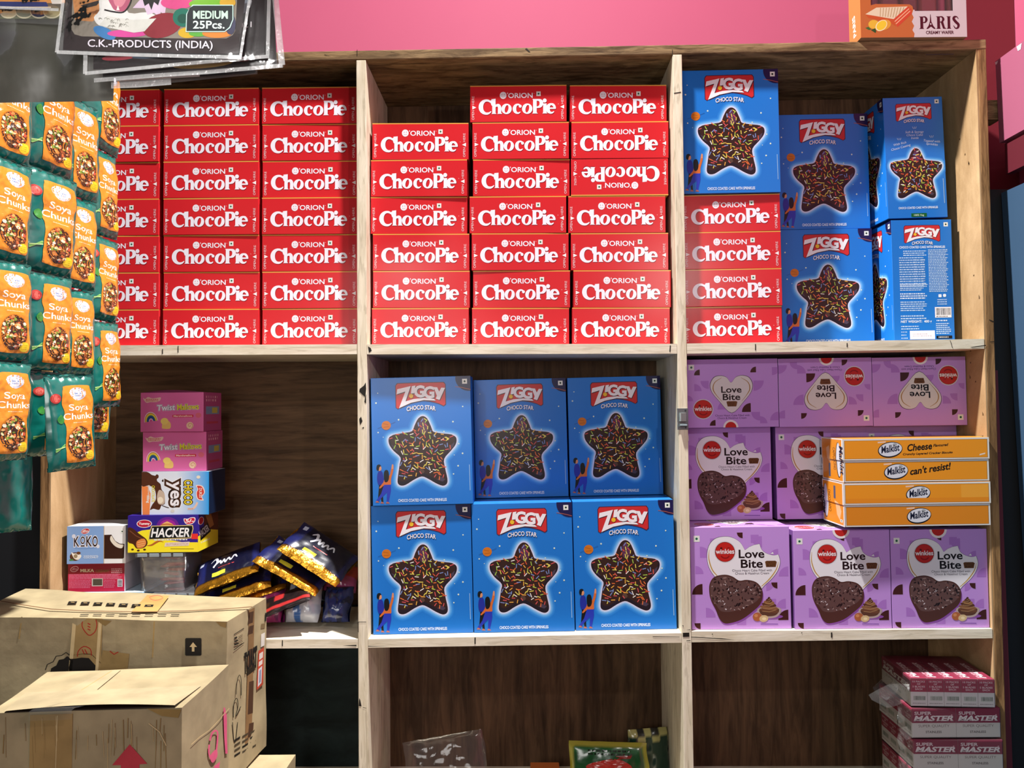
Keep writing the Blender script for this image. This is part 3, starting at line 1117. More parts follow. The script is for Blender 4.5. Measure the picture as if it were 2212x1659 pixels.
def art_twist():
    a = Art(1080, 690, x0=172, y0=95)
    a.poly(smooth([(215, 185), (250, 205), (300, 170), (370, 195), (440, 190), (520, 180), (500, 240), (430, 262), (340, 262), (280, 275), (240, 240)], 3), C('#e8c0b4'))
    a.lines(265, 205, 490, 2, 26, 18, C('#c86c60'), .1)
    for o, c in ((0.085, C('#e8d4e4')), (0.055, C('#28345c'))):
        a.text('Twist', 462, 412, 96, c, w=300, bold=o, shear=0.1, rot=2)
        a.text('Mallows', 805, 404, 96, c, w=365, bold=o, rot=2)
    a.text('Twist', 462, 412, 96, C('#f0ecf4'), w=300, bold=0.022, shear=0.1, rot=2)
    a.text('Mallows', 805, 404, 96, C('#e8dc3c'), w=365, bold=0.022, rot=2)
    for r, c in ((128, '#f0dce0'), (116, '#b8483c'), (108, '#e8d048'), (84, '#4a8c5c'), (74, '#2c4c8c'), (40, '#f0dce0'), (30, '#d05c98')):
        a.conv([(x, y) for x, y in ell(356, 602, r * .92, r * 1.32, 18, 8, 0, 180)], C(c))
    a.rrect(722, 488, 1080, 534, 12, C('#cc3440'))
    a.text('Marshmallows', 900, 524, 28, C('#f4d0c8'), w=316, anchor='c', bold=0.03)
    a.oval(1165, 500, 50, 45, C('#d8687c'))
    a.poly(smooth([(540, 700), (560, 610), (640, 590), (690, 640), (680, 728), (560, 730)], 4), C('#e8c070'))
    a.oval(585, 600, 66, 58, C('#ecd070'))
    a.oval(1020, 678, 60, 62, C('#ecc8a8'))
    sp = [(1020 + (8 + 6.2 * t) * math.cos(t), 678 + (8 + 6.2 * t) * math.sin(t)) for t in [i * .35 for i in range(22)]]
    a.stroke(sp, 8, C('#c0845c'))
    return a


def art_twist_side():
    a = Art(300, 690)
    a.rect(40, 250, 260, 390, C('#7c94b4'))
    a.rect(140, 270, 230, 370, C('#c0b850'))
    a.lines(40, 60, 240, 2, 60, 40, C('#e0a8b8'))
    a.rect(50, 520, 240, 560, C('#b84058'))
    return a


def art_yes():
    a = Art(1180, 800, x0=290, y0=90)
    a.poly([(290, 90), (1470, 90), (1470, 890), (290, 890)], C('#e0e8f4'))
    a._add([(900, 90), (1470, 90), (1470, 890), (900, 890)], [C('#e0e8f4'), C('#30a0ec'), C('#30a0ec'), C('#dfe8f4')], a.z + 8e-6)
    a.up(2)
    a.poly([(290, 360), (400, 360), (450, 500), (430, 890), (310, 890)], C('#ee8a4c'))
    a.poly(smooth([(290, 95), (400, 100), (470, 150), (560, 180), (560, 260), (620, 320), (640, 420), (690, 500), (700, 680), (640, 720), (600, 800), (500, 780), (440, 800), (480, 700), (540, 600), (520, 420), (420, 350), (290, 350)], 4), C('#55301f'))
    a.poly(smooth([(600, 430), (690, 500), (690, 680), (590, 690), (560, 560)], 4), C('#c8b4a0'))
    a.oval(620, 620, 50, 60, C('#ece0c8'))
    a.oval(560, 180, 30, 40, C('#55301f'))
    a.oval(672, 256, 30, 22, C('#3a2418'), rot=30)
    a.stroke([(650, 720), (720, 750), (770, 765)], 16, C('#3a2418'))
    # the words run down the box
    for o, c in ((0.17, C('#f2f0f4')), (0.13, C('#2c1a12')), (0.10, C('#4a2c1c')), (0.02, C('#f0eef4'))):
        a.text('yes', 800, 280, 215, c, w=440, rot=-90, bold=o)
    for o, c in ((0.10, C('#3a2214')), (0.02, C('#f0d838'))):
        a.text('CHOCO', 1040, 250, 135, c, w=455, rot=-90, bold=o)
    a.text('CHOCOLATE', 470, 350, 50, C('#e8d838'), w=300, rot=-90, bold=0.03)
    a.text('flavoured', 400, 340, 34, C('#ecdccc'), w=180, rot=-90, bold=.02)
    a.text('filling', 385, 530, 44, C('#f0ece4'), w=140, rot=-90, bold=.03)
    a.poly(smooth([(1240, 345), (1360, 360), (1400, 480), (1350, 560), (1380, 630), (1270, 610), (1245, 490), (1270, 420)], 3), C('#f0d8d0'))
    a.poly(smooth([(1262, 362), (1345, 375), (1384, 482), (1336, 560), (1355, 610), (1282, 596), (1260, 490), (1285, 420)], 3), C('#d03c30'))
    a.text('DUKES', 1300, 400, 50, C('#f4dcd0'), w=180, rot=-90, bold=.02)
    a.oval(1285, 195, 34, 30, C('#ece4d0'))
    a.oval(835, 825, 34, 30, C('#d8d4cc'))
    a.wstroke([(1100, 785, 34), (1190, 780, 36), (1240, 730, 36), (1270, 665, 34)], C('#e8c4b0'))
    a.lines(1110, 775, 1200, 1, 10, 14, C('#b4685c'))
    return a


def art_hack():
    a = Art(1180, 680, x0=60, y0=895)
    nav, yel = C('#33228a'), C('#f2e22e')
    a.rect(60, 895, 1240, 1575, nav)
    a.poly(smooth([(60, 1300), (150, 1230), (300, 1170), (470, 1150), (520, 1300), (800, 1360), (1000, 1395), (1240, 1400), (1240, 1575), (60, 1575)], 1), yel)
    for r, c in ((190, '#6a2490'), (140, '#9c2894'), (90, '#d0389c')):
        a.poly(ell(730, 1100, r, r * .9, 20, 0, 0, 180), C(c))
    a.poly([(580, 1108), (640, 1050), (720, 1005), (800, 1050), (860, 1108)], C('#e0a060'))
    a.stroke([(620, 1070), (720, 1060), (820, 1080)], 14, C('#a85c28'))
    a.stroke([(660, 1040), (760, 1030)], 10, C('#f0c890'))
    a.oval(335, 1047, 128, 74, C('#f0e8ec'))
    a.oval(335, 1047, 116, 64, C('#b81c34'))
    a.text('Yummy', 335, 1066, 44, C('#f4ecec'), w=180, anchor='c', bold=0.03)
    a.poly(smooth([(1000, 960), (1060, 965), (1120, 940), (1190, 945), (1190, 1010), (1140, 1060), (1060, 1072), (1012, 1030)], 4), C('#f0e8ec'))
    a.poly(smooth([(1012, 972), (1060, 977), (1120, 952), (1178, 957), (1178, 1008), (1136, 1048), (1062, 1060), (1022, 1024)], 4), C('#c8203c'))
    a.text('5/-', 1100, 1032, 62, C('#f8f0f0'), w=130, anchor='c', bold=0.03)
    # coated bar
    a.poly(smooth([(60, 1130), (140, 1130), (250, 1230), (370, 1330), (390, 1420), (330, 1490), (210, 1500), (150, 1420), (60, 1370)], 3), C('#4a2618'))
    a.stroke([(90, 1170), (200, 1270), (330, 1340)], 16, C('#7a4830'))
    a.poly(smooth([(210, 1370), (330, 1320), (370, 1400), (320, 1480), (220, 1490)], 3), C('#d88444'))
    for y in (1390, 1430, 1465):
        a.stroke([(225, y), (350, y - 24)], 9, C('#f0c080'))
    a.wstroke([(380, 1450, 6), (460, 1440, 30), (540, 1390, 34), (600, 1370, 20), (660, 1390, 5)], C('#b4622c'))
    for x, y in ((140, 1518), (238, 1538), (343, 1522)):
        a.oval(x, y, 24, 18, C('#4a2618'), 12)
    plate = lambda g: [(470 - g, 1100 - g), (1140 + g, 1095 - g), (1150 + g, 1150), (1110 + g, 1310 + g), (420 - g, 1330 + g), (440 - g, 1190)]
    a.poly(plate(14), C('#d8c078'))
    a.poly(plate(0), C('#16181c'))
    a.text('HACKER', 452, 1292, 158, C('#f0f2f4'), w=640, bold=0.025, shear=0.2)
    a.lines(500, 1334, 1060, 1, 10, 24, C('#d8dce0'), 0)
    a.rect(1130, 1240, 1240, 1340, C('#e03430'))
    a.poly([(690, 1400), (1100, 1385), (1085, 1458), (676, 1472)], C('#e0d0c4'))
    a.text('BUTTERSCOTCH', 712, 1454, 40, C('#b08474'), w=360, rot=1.5)
    a.stroke([(780, 1510), (1170, 1517)], 7, C('#6c6418'))
    return a


def art_hack_side():
    a = Art(420, 680)
    a.rect(0, 0, 420, 680, C('#5a2c1c'))
    a.rect(0, 0, 120, 420, C('#33228a'))
    a.poly([(0, 400), (180, 330), (420, 430), (420, 680), (0, 680)], C('#e8d82c'))
    a.oval(60, 130, 56, 74, C('#f0e8ec'))
    a.oval(60, 130, 48, 64, C('#b81c34'))
    a.poly([(50, 270), (250, 200), (260, 400), (50, 500)], C('#16181c'))
    a.text('HACKER', 60, 440, 130, C('#d8d8dc'), w=190, bold=0.02, shear=.2, rot=24)
    a.poly([(150, 60), (260, 40), (330, 300), (240, 330)], C('#a06c38'))
    a.lines(60, 520, 240, 1, 10, 30, C('#d8d8d8'), 0)
    return a


def art_koko():
    a = Art(1210, 850, x0=870, y0=105)
    a.rect(870, 105, 1640, 955, C('#84a8dc'))
    a.rect(1640, 105, 2080, 955, C('#eceef0'))
    a.rect(1628, 105, 1640, 955, C('#c8a878'))
    a.oval(1248, 218, 92, 62, C('#e8dce4'), rot=20)
    a.oval(1248, 218, 84, 54, C('#c83c3c'), rot=20)
    a.text('ifm', 1248, 250, 66, C('#f4ecec'), w=130, anchor='c', shear=.3, bold=.02)
    for o, c in ((0.07, C('#eceaf2')), (0.015, C('#2a1a16'))):
        for t, x, y, h, w in (('K', 1016, 560, 225, 100), ('O', 1150, 505, 165, 90), ('K', 1272, 560, 225, 105), ('O', 1395, 565, 230, 108)):
            a.text(t, x, y, h, c, w=w, bold=o)
        a.rect(1158 - o * 300, 540 - o * 200, 1232 + o * 300, 562 + o * 200, c)
    a.wstroke([(1030, 600, 6), (1240, 612, 10), (1480, 600, 6)], C('#6c90c8'))
    a.oval(1010, 330, 40, 46, C('#d8dcea'))
    a.oval(1510, 565, 34, 44, C('#d8dcea'))
    a.oval(1040, 790, 110, 95, C('#5c3a26'))
    a.poly(smooth([(960, 690), (1010, 720), (1080, 720), (1170, 770), (1110, 860), (1020, 830)], 4), C('#f0ece0'))
    a.oval(1050, 780, 40, 46, C('#9c8c6c'))
    a.oval(1110, 712, 44, 34, C('#6c4428'))
    a.poly([(920, 850), (1000, 845), (1010, 880), (925, 885)], C('#4c8848'))
    a.text('COCONUT', 1370, 832, 40, C('#e4ecfa'), w=300, anchor='c', bold=.02)
    a.lines(1220, 765, 1520, 1, 10, 20, C('#d4e0f4'), 0)
    a.poly([(1640, 308), (1790, 305), (1818, 360), (1870, 450), (1960, 510), (2058, 518), (2050, 830), (2030, 850), (1640, 845)], C('#3a2016'))
    a.poly(smooth([(1790, 330), (1830, 400), (1880, 470), (1960, 525), (2040, 540), (2000, 615), (1900, 590), (1820, 520), (1765, 430), (1765, 360)], 3), C('#e4dccc'))
    a.veg(2010, 235, 38, C('#1c4c34'))
    a.oval(2010, 235, 16, 16, C('#1c3c30'), 10)
    return a


def art_milka():
    a = Art(1200, 640, x0=880, y0=950)
    a.rect(880, 950, 2080, 1190, C('#8c1c2c'))
    a.rect(880, 1190, 2080, 1590, C('#c8284c'))
    a.oval(1015, 1070, 90, 64, C('#d8a8ac'), rot=20)
    a.oval(1015, 1070, 76, 50, C('#8c1c2c'), rot=20)
    a.text('ifm', 1015, 1098, 60, C('#d8b0b4'), w=110, anchor='c', shear=.3)
    a.text('MILKA', 1145, 1140, 66, C('#d8c4a0'), w=280, bold=.04)
    a.text('CREAMY', 1470, 1152, 60, C('#7a4c2c'), w=290, bold=.04)
    a.lines(1800, 1070, 2030, 3, 40, 22, C('#d8a8ac'), 0)
    a.lines(900, 1195, 2040, 4, 32, 15, C('#dc7c9c'), .1)
    a.lines(900, 1330, 1370, 6, 32, 15, C('#dc7c9c'), .2)
    a.lines(1640, 1330, 1900, 6, 32, 15, C('#dc7c9c'), .2)
    a.rect(1385, 1290, 1620, 1470, C('#d8d0c8'))
    a.rect(1408, 1305, 1608, 1452, C('#5a5244'))
    a.rect(1930, 1315, 2040, 1490, C('#dcd4dc'))
    for k in range(9):
        a.rect(1945, 1335 + k * 16, 2025, 1335 + k * 16 + 6 + (k * 5) % 6, C('#2c3444'), up=False)
    return a


def art_master(end):
    """one blade carton: long side (end=False) or short end"""
    if not end:
        a = Art(490, 350)
        a.rect(0, 0, 490, 176, C('#8e1c40'))
        a.rect(0, 176, 490, 350, C('#dcdcd8'))
        a.text('SUPER', 32, 78, 36, C('#f0e4e8'), w=185, bold=.025)
        for dx, c in ((3, C('#3c0818')), (0, C('#f6f0f2'))):
            t = 'MASTER'
            a.text(t, 26 + dx, 150 + dx, 58, c, w=430, bold=.04, shear=.25)
            for x in (34, 66, 105, 160, 232, 300, 330, 392, 440):
                a.rect(x - 12 + dx, 143 + dx, x + 16 + dx, 150 + dx, c, up=False)
        a.oval(445, 84, 10, 10, C('#d8a8b4'), 10)
        a.text('SUPER QUALITY', 245, 226, 30, C('#7c6e68'), w=345, anchor='c')
        a.text('STAINLESS', 240, 296, 26, C('#5c504c'), w=176, anchor='c', bold=.02)
    else:
        a = Art(180, 320)
        a.rect(0, 0, 180, 156, C('#a01c44'))
        a.rect(0, 156, 180, 320, C('#e0dee0'))
        for i, t in enumerate(('10 PACKS', 'OF', '5 BLADES', 'EACH')):
            a.text(t, 90, 48 + i * 29, 20, C('#ecd4dc'), w=(136, 36, 136, 76)[i], anchor='c', bold=.02)
        a.rect(28, 200, 160, 258, C('#cfd6d0'))
        x = 34
        rnd = random.Random(8)
        while x < 152:
            b = rnd.uniform(2, 7)
            a.rect(x, 206, x + b, 250, C('#3c4c48'), up=False)
            x += b + rnd.uniform(2, 5)
        a.lines(20, 284, 160, 1, 10, 8, C('#8c8488'), 0)
    return a


def art_master_top():
    a = Art(180, 490)
    a.rect(0, 0, 180, 490, C('#8e1c40'))
    a.text('MASTER', 118, 460, 56, C('#f0e0e6'), w=300, rot=90, bold=.03, shear=.25)
    a.text('SUPER', 56, 460, 30, C('#d8b0bc'), w=160, rot=90, bold=.02)
    return a


def art_paris():
    a = Art(1750, 880, x0=305, y0=-180)
    a.rect(1180, 262, 1840, 700, C('#d2c8ca'))
    a.rect(1830, -180, 2055, 700, C('#d2c8ca'))
    a.rect(1100, 240, 1200, 700, C('#d2c8ca'))
    a.poly([(305, -180), (480, -180), (480, 160), (560, 140), (1120, 150), (1165, 180), (1180, 240), (1155, 310), (1182, 370), (1150, 440), (1186, 510), (1156, 580), (1190, 640), (1180, 700), (305, 700)], C('#c26c38'))
    # wafer slab and citrus
    a.poly([(385, 310), (570, 200), (1090, 185), (850, 395)], C('#e4d4b4'))
    for i in range(9):
        x = 640 + i * 48
        a.stroke([(x, 205 - i), (x - 10 - i * 6, 350 + i * 3)], 12, C('#b89c70'))
    a.poly([(385, 310), (850, 395), (890, 520), (790, 450), (430, 370)], C('#c8582c'))
    a.poly([(850, 395), (1090, 185), (1150, 230), (1150, 310), (910, 530)], C('#d04c30'))
    for t in (.3, .6):
        a.stroke([(850 + t * 60, 395 + t * 135), (1090 + t * 60, 185 + t * 125)], 14, C('#f0b890'))
    a.oval(520, 480, 88, 74, C('#e8b83c'))
    a.oval(690, 490, 118, 84, C('#e0a03c'), rot=20)
    a.oval(645, 500, 110, 78, C('#f4ecc0'), rot=42)
    a.oval(648, 498, 96, 66, C('#f0cc38'), rot=42)
    a.poly([(380, 540), (430, 520), (480, 560), (440, 575)], C('#3c6c34'))
    a.poly([(470, 575), (540, 545), (560, 590), (545, 625)], C('#2c5428'))
    mar = C('#4a1420')
    # P A R I S with slab serifs; the A is a lattice tower
    a.poly([(1265, 355), (1345, 355), (1335, 370), (1335, 545), (1350, 562), (1268, 562), (1288, 545), (1288, 370)], mar)
    a.wstroke([(1330, 362, 14), (1370, 365, 24), (1390, 405, 40), (1370, 450, 24), (1330, 456, 12)], mar)
    a.poly([(1454, 320), (1460, 320), (1470, 440), (1500, 510), (1540, 562), (1510, 562), (1462, 524), (1412, 562), (1385, 562), (1425, 505), (1446, 440)], mar)
    a.oval(1460, 482, 12, 16, C('#d2c8ca'), 10)
    a.poly([(1545, 355), (1625, 355), (1612, 370), (1612, 545), (1625, 562), (1548, 562), (1566, 545), (1566, 370)], mar)
    a.wstroke([(1608, 362, 14), (1648, 365, 24), (1668, 402, 38), (1645, 445, 22), (1610, 450, 12)], mar)
    a.poly([(1625, 450), (1665, 445), (1690, 540), (1712, 555), (1700, 564), (1660, 560)], mar)
    a.poly([(1718, 355), (1795, 355), (1780, 370), (1780, 545), (1798, 562), (1718, 562), (1738, 545), (1738, 370)], mar)
    a.wstroke([(1915, 400, 8), (1895, 366, 16), (1855, 366, 34), (1840, 400, 42), (1875, 450, 46), (1915, 495, 42), (1905, 545, 30), (1865, 555, 18), (1835, 510, 10)], mar)
    a.text('CREAMY WAFER', 1606, 648, 50, mar, w=455, anchor='c', bold=.02)
    return a


def art_balloon():
    """printed front of the balloon bag; clear margins are left to the film"""
    a = Art(1400, 420, x0=440, y0=-20, mw=0.26, mh=0.08)
    dk = C('#2c2022')
    win = [(540, -20), (1770, -20), (1755, 230), (1735, 262), (1690, 285), (1400, 287), (610, 270), (555, 255), (530, 215)]
    a.poly([(492, -20), (1830, -20), (1780, 408), (468, 372)], dk)
    a.poly(win, C('#8c8478'))
    # roaring tiger's jaw over coloured balloons
    a.poly([(540, -20), (760, -20), (740, 120), (690, 160), (560, 150)], C('#c88850'))
    a.poly([(600, 40), (760, -5), (720, 40), (640, 60)], C('#2c2420'))
    a.poly([(650, 95), (780, 60), (740, 105)], C('#8c5428'))
    a.poly(smooth([(750, -20), (740, 80), (700, 130), (740, 190), (850, 215), (1000, 245), (1100, 240), (1170, 135), (1100, 90), (960, 95), (900, -20)], 3), C('#e8e8e4'))
    a.poly(smooth([(815, -20), (830, 40), (860, 78), (920, 84), (950, 50), (965, -20)], 3), C('#b85c78'))
    a.poly(smooth([(850, -20), (860, 40), (900, 52), (930, 20), (935, -20)], 3), C('#d88898'))
    a.stroke(smooth([(778, 72), (850, 88), (920, 90), (965, 40), (985, -20)], 4, False), 12, C('#20181a'))
    a.conv([(868, 76), (880, 38), (892, 76)], C('#f4f0e8'))
    a.poly([(1060, -20), (1250, -20), (1230, 110), (1200, 90), (1190, 130), (1150, 95), (1100, 110), (1080, 60), (990, 60)], C('#dcc4dc'))
    a.poly([(1060, -20), (1200, -20), (1180, 40), (1150, 15), (1130, 75), (1110, 25), (1080, 45)], C('#1c1c1c'))
    for x, y, rx, ry, c, r in ((780, 245, 90, 40, '#3c7cb8', -25), (950, 262, 150, 28, '#d8489c', 0), (1210, 190, 150, 90, '#8c2430', 15), (1320, 20, 120, 50, '#d84c88', 0), (1400, 245, 70, 40, '#d8b020', 0),
                               (1365, 130, 75, 70, '#14705c', 0), (1365, 140, 40, 36, '#0c5040', 0), (1560, 30, 150, 40, '#78b830', 0), (1480, 255, 70, 24, '#60b040', 0), (1620, 250, 110, 34, '#e08830', 0), (1720, 180, 40, 80, '#3c3c58', 0), (1700, 20, 60, 40, '#d8a830', 0)):
        a.poly([p for p in ell(x, min(y, 250), rx, ry, 22, r) if True], C(c))
    a.poly([(740, 190), (850, 215), (1000, 245), (1080, 235), (1168, 138), (1000, 150), (800, 120)], C('#dcdcd4'))
    rnd = random.Random(2)
    for k in range(26):
        x, y = rnd.uniform(740, 960), rnd.uniform(140, 205)
        a.stroke(ell(x, y, 10, 8, 6, 0, 0, 200), 2.5, C('#8c8c80'))
    # size plate
    pl = lambda g: [(1448 - g, 46 - g), (1738 + g, 46 - g), (1738 + g, 150), (1715 + g, 205 + g), (1680, 236 + g), (1396 - g, 236 + g), (1400 - g, 110), (1420, 62)]
    a.poly(pl(7), C('#c8e8e0'))
    a.poly(pl(0), C('#20282c'))
    a.text('MEDIUM', 1575, 142, 56, C('#d0f0dc'), w=255, anchor='c', bold=.03)
    a.text('25Pcs.', 1562, 216, 56, C('#e0f0ec'), w=232, anchor='c', bold=.02)
    a.text('C.K.-PRODUCTS (INDIA)', 660, 352, 54, C('#ece4f0'), w=930, bold=.012, rot=-0.8)
    return a

# ================================================================ the setting
SD = 0.27                                   # shelving depth
XL0, XL1 = at(86, 1100).x, at(106.5, 1100).x
XA0, XA1 = at(771.6, 760).x, at(792.4, 760).x
XB0, XB1 = at(1463.5, 780).x, at(1484, 780).x
XR0, XR1 = at(2131, 790).x, at(2150.5, 790).x
ZT1, ZT0 = at(1106, 102.6).z, at(1106, 123.6).z
ZF = CZ - 0.935                             # lowest board in the unit, just under the frame


def struct(m, name, mat):
    o = m.build(name, [mat])
    o['kind'] = 'structure'
    return o


wc = (1, 1, 1)
m = MB(); m.box((-2.2, SD + 0.03, 0), (1.30, SD + 0.13, 3.0), wc); struct(m, 'wall_back', PINK)
m = MB(); m.box((1.30, -2.9, 0), (1.40, SD + 0.13, 3.0), wc); struct(m, 'wall_right', PINK)
m = MB(); m.box((at(2000, 60, SD).x, SD - .005, CZ + .3), (1.299, SD + .029, 2.99), wc); struct(m, 'wall_shadow_strip_1', paint('wall_shadow_red', C('#6a1a24'), 0.6))  # shadow on the wall beside the wafer box, painted as a dark red strip
m = MB(); m.box((-2.2, -2.9, -0.1), (1.40, SD + 0.13, 0), wc); struct(m, 'floor', FLOORM)

# ================================================================ the shelving
shelf = thing('shelving_unit', 'pale rough wooden shelving with three bays of pigeonholes filled with snack boxes', 'shelf',
              ((XL0 + XR1) / 2, SD / 2, 0))


def part(m, name, mats, label=None):
    return m.build(name, mats, parent=shelf, world=True, label=label)


DARK = C('#1c1610')
YV = -0.0006


def ticks(m, marks, mat=1):
    """small dark slots and holes in the front edge: pixel quads"""
    for q in marks:
        p = [at(x, y, YV) for x, y in q]
        m.face(p, DARK, mat)


def tick(x, y0, y1, w=2.2, s=0):
    return [(x, y0), (x + w, y0), (x + w - s, y1), (x - s, y1)]


m = MB()
m.box((XL0, 0, ZT0), (XR1 + 0.001, SD, ZT1), wc, 0, 0.0025, 2)
ticks(m, [tick(1452, 107, 121, 1), tick(771, 107, 121, 1), [(700, 117), (713, 121), (716, 122), (702, 119)], [(2000, 117), (2060, 116), (2060, 118), (2000, 119)], [(1134, 105), (1142, 112), (1146, 113), (1138, 104)]])
part(m, 'top_board', [ROUGH_H, MATT], 'rough brown front edge, weathered towards the right')
m = MB(); m.box((XL0, 0, 0.02), (XL1, SD, ZT0 - .0005), wc, 0, 0.0015)
part(m, 'side_panel', [ROUGH_V])
m = MB(); m.box((XL1, 0.0006, 0.02), (XL1 + 0.003, SD, ZT0 - .0005), wc)
part(m, 'side_lining', [PANEL])
m = MB(); m.box((XR0, 0, 0.02), (XR1, SD, ZT0 - .0005), wc, 0, 0.002)
ticks(m, [[(2137, 690), (2149, 695), (2149, 697), (2137, 692)], [(2139, 738), (2150, 737), (2150, 738.5), (2139, 739.5)]])
part(m, 'side_panel', [ROUGH_V, MATT])
m = MB(); m.box((XR0 - 0.003, 0.0006, 0.02), (XR0, SD, ZT0 - .0005), wc)
rnd = random.Random(9)
for k in range(26):
    y, z = rnd.uniform(0.004, 0.07), CZ + rnd.uniform(-0.3, 0.62)
    m.face([(XR0 - 0.0032, y, z), (XR0 - 0.0032, y + 0.004, z), (XR0 - 0.0032, y + 0.004, z + rnd.uniform(.002, .012)), (XR0 - 0.0032, y, z + .004)], C('#5c4428'), 1)
part(m, 'side_lining', [PANEL, MATT])
m = MB(); m.box((XA0, 0, 0.02), (XA1, SD, ZT0 - .0005), wc, 0, 0.0012)
ticks(m, [[(777, 840), (786, 833), (790, 826), (791, 840), (789, 858), (776, 846)], [(788, 862), (791, 850), (791, 872), (787, 868)],
          [(773, 1343), (791, 1343), (791, 1344.2), (773, 1344.2)], tick(773, 1344, 1366, 1.4), [(776, 1508), (778, 1512), (781, 1526), (775, 1525)], [(784, 1528), (791, 1529), (791, 1530), (784, 1529)],
          [(776, 905), (780, 900), (783, 910), (778, 918)], [(781, 925), (786, 922), (786, 926)]])
part(m, 'divider', [PALE_V, MATT])
m = MB(); m.box((XB0, 0, 0.02), (XB1, SD, ZT0 - .0005), wc, 0, 0.0012)
ticks(m, [[(1456, 200.5), (1471, 198), (1471, 200), (1456, 202.5)], [(1475, 1367), (1489, 1366.5), (1489, 1375.5), (1475, 1376)], [(1482, 1361), (1491, 1359.5), (1491, 1361)],
          [(1473, 1350), (1477, 1352), (1476, 1354)], [(1483, 1383.5), (1491.5, 1383), (1491.5, 1384.5), (1483, 1385)], [(1485, 1577), (1488, 1586), (1490, 1590), (1487, 1584)]])
part(m, 'divider', [PALE_V, MATT])


def board(x0, x1, pl, pr, bl, br, marks=(), y0=0.0):
    """shelf board between two uprights; pixel heights of its front top and bottom edge at both ends"""
    zl, zr, wl, wr = at(*pl, y0).z, at(*pr, y0).z, at(*bl, y0).z, at(*br, y0).z
    m = MB()
    c = []
    for iz in (0, 1):
        for iy in (0, 1):
            for ix in (0, 1):
                c.append((x1 if ix else x0, SD if iy else y0, (zr if ix else zl) if iz else (wr if ix else wl)))
    m.hexa(c, wc)
    ticks(m, marks)
    part(m, 'shelf', [PALE_H, MATT])
    f = lambda x: zl + (zr - zl) * (x - x0) / (x1 - x0)
    f.th = -math.atan((zr - zl) / (x1 - x0))
    return f


g = 0.0006
f_a2 = board(XL1 + .004, XA0 - g, (250, 745), (770, 743.6), (250, 767), (770, 765), [tick(384, 747, 762, 1.6), tick(350, 754, 765, 2)])
f_b2 = board(XA1 + g, XB0 - g, (795, 743.7), (1460, 742.6), (795, 765.2), (1460, 764), [tick(1447, 746, 760, 2.2, 1), [(795, 748), (801, 752), (803, 758), (797, 762)]])
f_c2 = board(XB1 + g, XR0 - .004, (1486, 742), (2130, 732), (1486, 764), (2130, 753), [tick(1631, 743, 757, 2), tick(1829, 741, 750, 2), [(2052, 735), (2053, 735), (2058, 752), (2057, 752)], [(2095, 750), (2130, 745), (2130, 747), (2100, 751)]])
f_a3 = board(XL1 + .004, XA0 - g, (110, 1383), (770, 1380.6), (110, 1403), (770, 1400), [tick(609, 1383, 1396, 2), [(740, 1394.5), (770, 1393), (770, 1396), (755, 1395.5)]])
f_b3 = board(XA1 + g, XB0 - g, (795, 1380.5), (1468, 1367.6), (795, 1399.4), (1468, 1388.4), [tick(1025, 1377, 1391, 2.6), [(795, 1395.5), (840, 1396), (795, 1397)], [(1410, 1374.6), (1468, 1375.6), (1468, 1376.6), (1410, 1376)]])
f_c3 = board(XB1 + g, XR0 - .004, (1493, 1364), (2148, 1358.4), (1493, 1387.5), (2148, 1378.6), [tick(1795, 1366, 1377.5, 3), tick(1538, 1369, 1371, 2), tick(1731, 1366, 1368, 2), [(1493, 1375.5), (1560, 1379), (1590, 1383), (1540, 1379.5), (1493, 1377)]])
m = MB(); m.box((XL1 + .004, 0, ZF - 0.022), (XR0 - .004, SD, ZF), wc)
# the lowest board runs through notches in the dividers
part(m, 'shelf', [PALE_H])
zs2, zs3 = f_b2(0), f_b3(0)
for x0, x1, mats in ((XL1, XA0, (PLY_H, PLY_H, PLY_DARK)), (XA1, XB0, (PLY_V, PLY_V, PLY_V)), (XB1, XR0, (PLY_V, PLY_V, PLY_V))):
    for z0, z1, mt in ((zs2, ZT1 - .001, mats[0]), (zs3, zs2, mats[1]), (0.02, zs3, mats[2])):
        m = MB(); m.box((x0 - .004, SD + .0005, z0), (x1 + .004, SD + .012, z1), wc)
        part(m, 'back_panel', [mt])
# battens under the middle boards at the back, and the metal catch on the second divider
for x0, x1, f in ((XA1, XB0, f_b3), (XB1, XR0, f_c3)):
    m = MB(); m.box((x0 + .001, SD - .022, f(x0) - .085), (x1 - .004, SD - .001, f(x0) - .034), wc)
    part(m, 'batten', [PLY_V])
m = MB()
p = at(1474.5, 905)
m.box((p.x - .0125, -.0022, p.z - .024), (p.x + .0125, 0, p.z + .024), C('#9aa4a6'), 0, .0006)
m.box((p.x - .007, -.009, p.z - .006), (p.x + .007, -.002, p.z + .014), C('#b8c0c0'), 0, .001)
m.tube([(p.x - .008, -.007, p.z - .014), (p.x + .008, -.007, p.z - .014)], .0032, C('#7c8890'), 10)
catch = part(m, 'metal_catch', [METAL], 'small steel catch screwed to the upright')
for dz in (.019, -.019):
    m = MB()
    m.tube([(p.x + .006, -.0022, p.z + dz), (p.x + .006, -.0036, p.z + dz)], .0022, C('#5c6468'), 10)
    put(m.mesh('screw', [METAL], shelf.location), 'screw', parent=catch)

# ================================================================ red snack cartons
R_W, R_H, R_D, R_Y = 0.2258, 0.0866, 0.17, 0.036
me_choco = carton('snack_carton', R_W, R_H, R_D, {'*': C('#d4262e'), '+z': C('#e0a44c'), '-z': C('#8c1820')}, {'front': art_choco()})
ORD = ['lowest', 'second lowest', 'third lowest', 'middle', 'third highest', 'second highest', 'topmost']


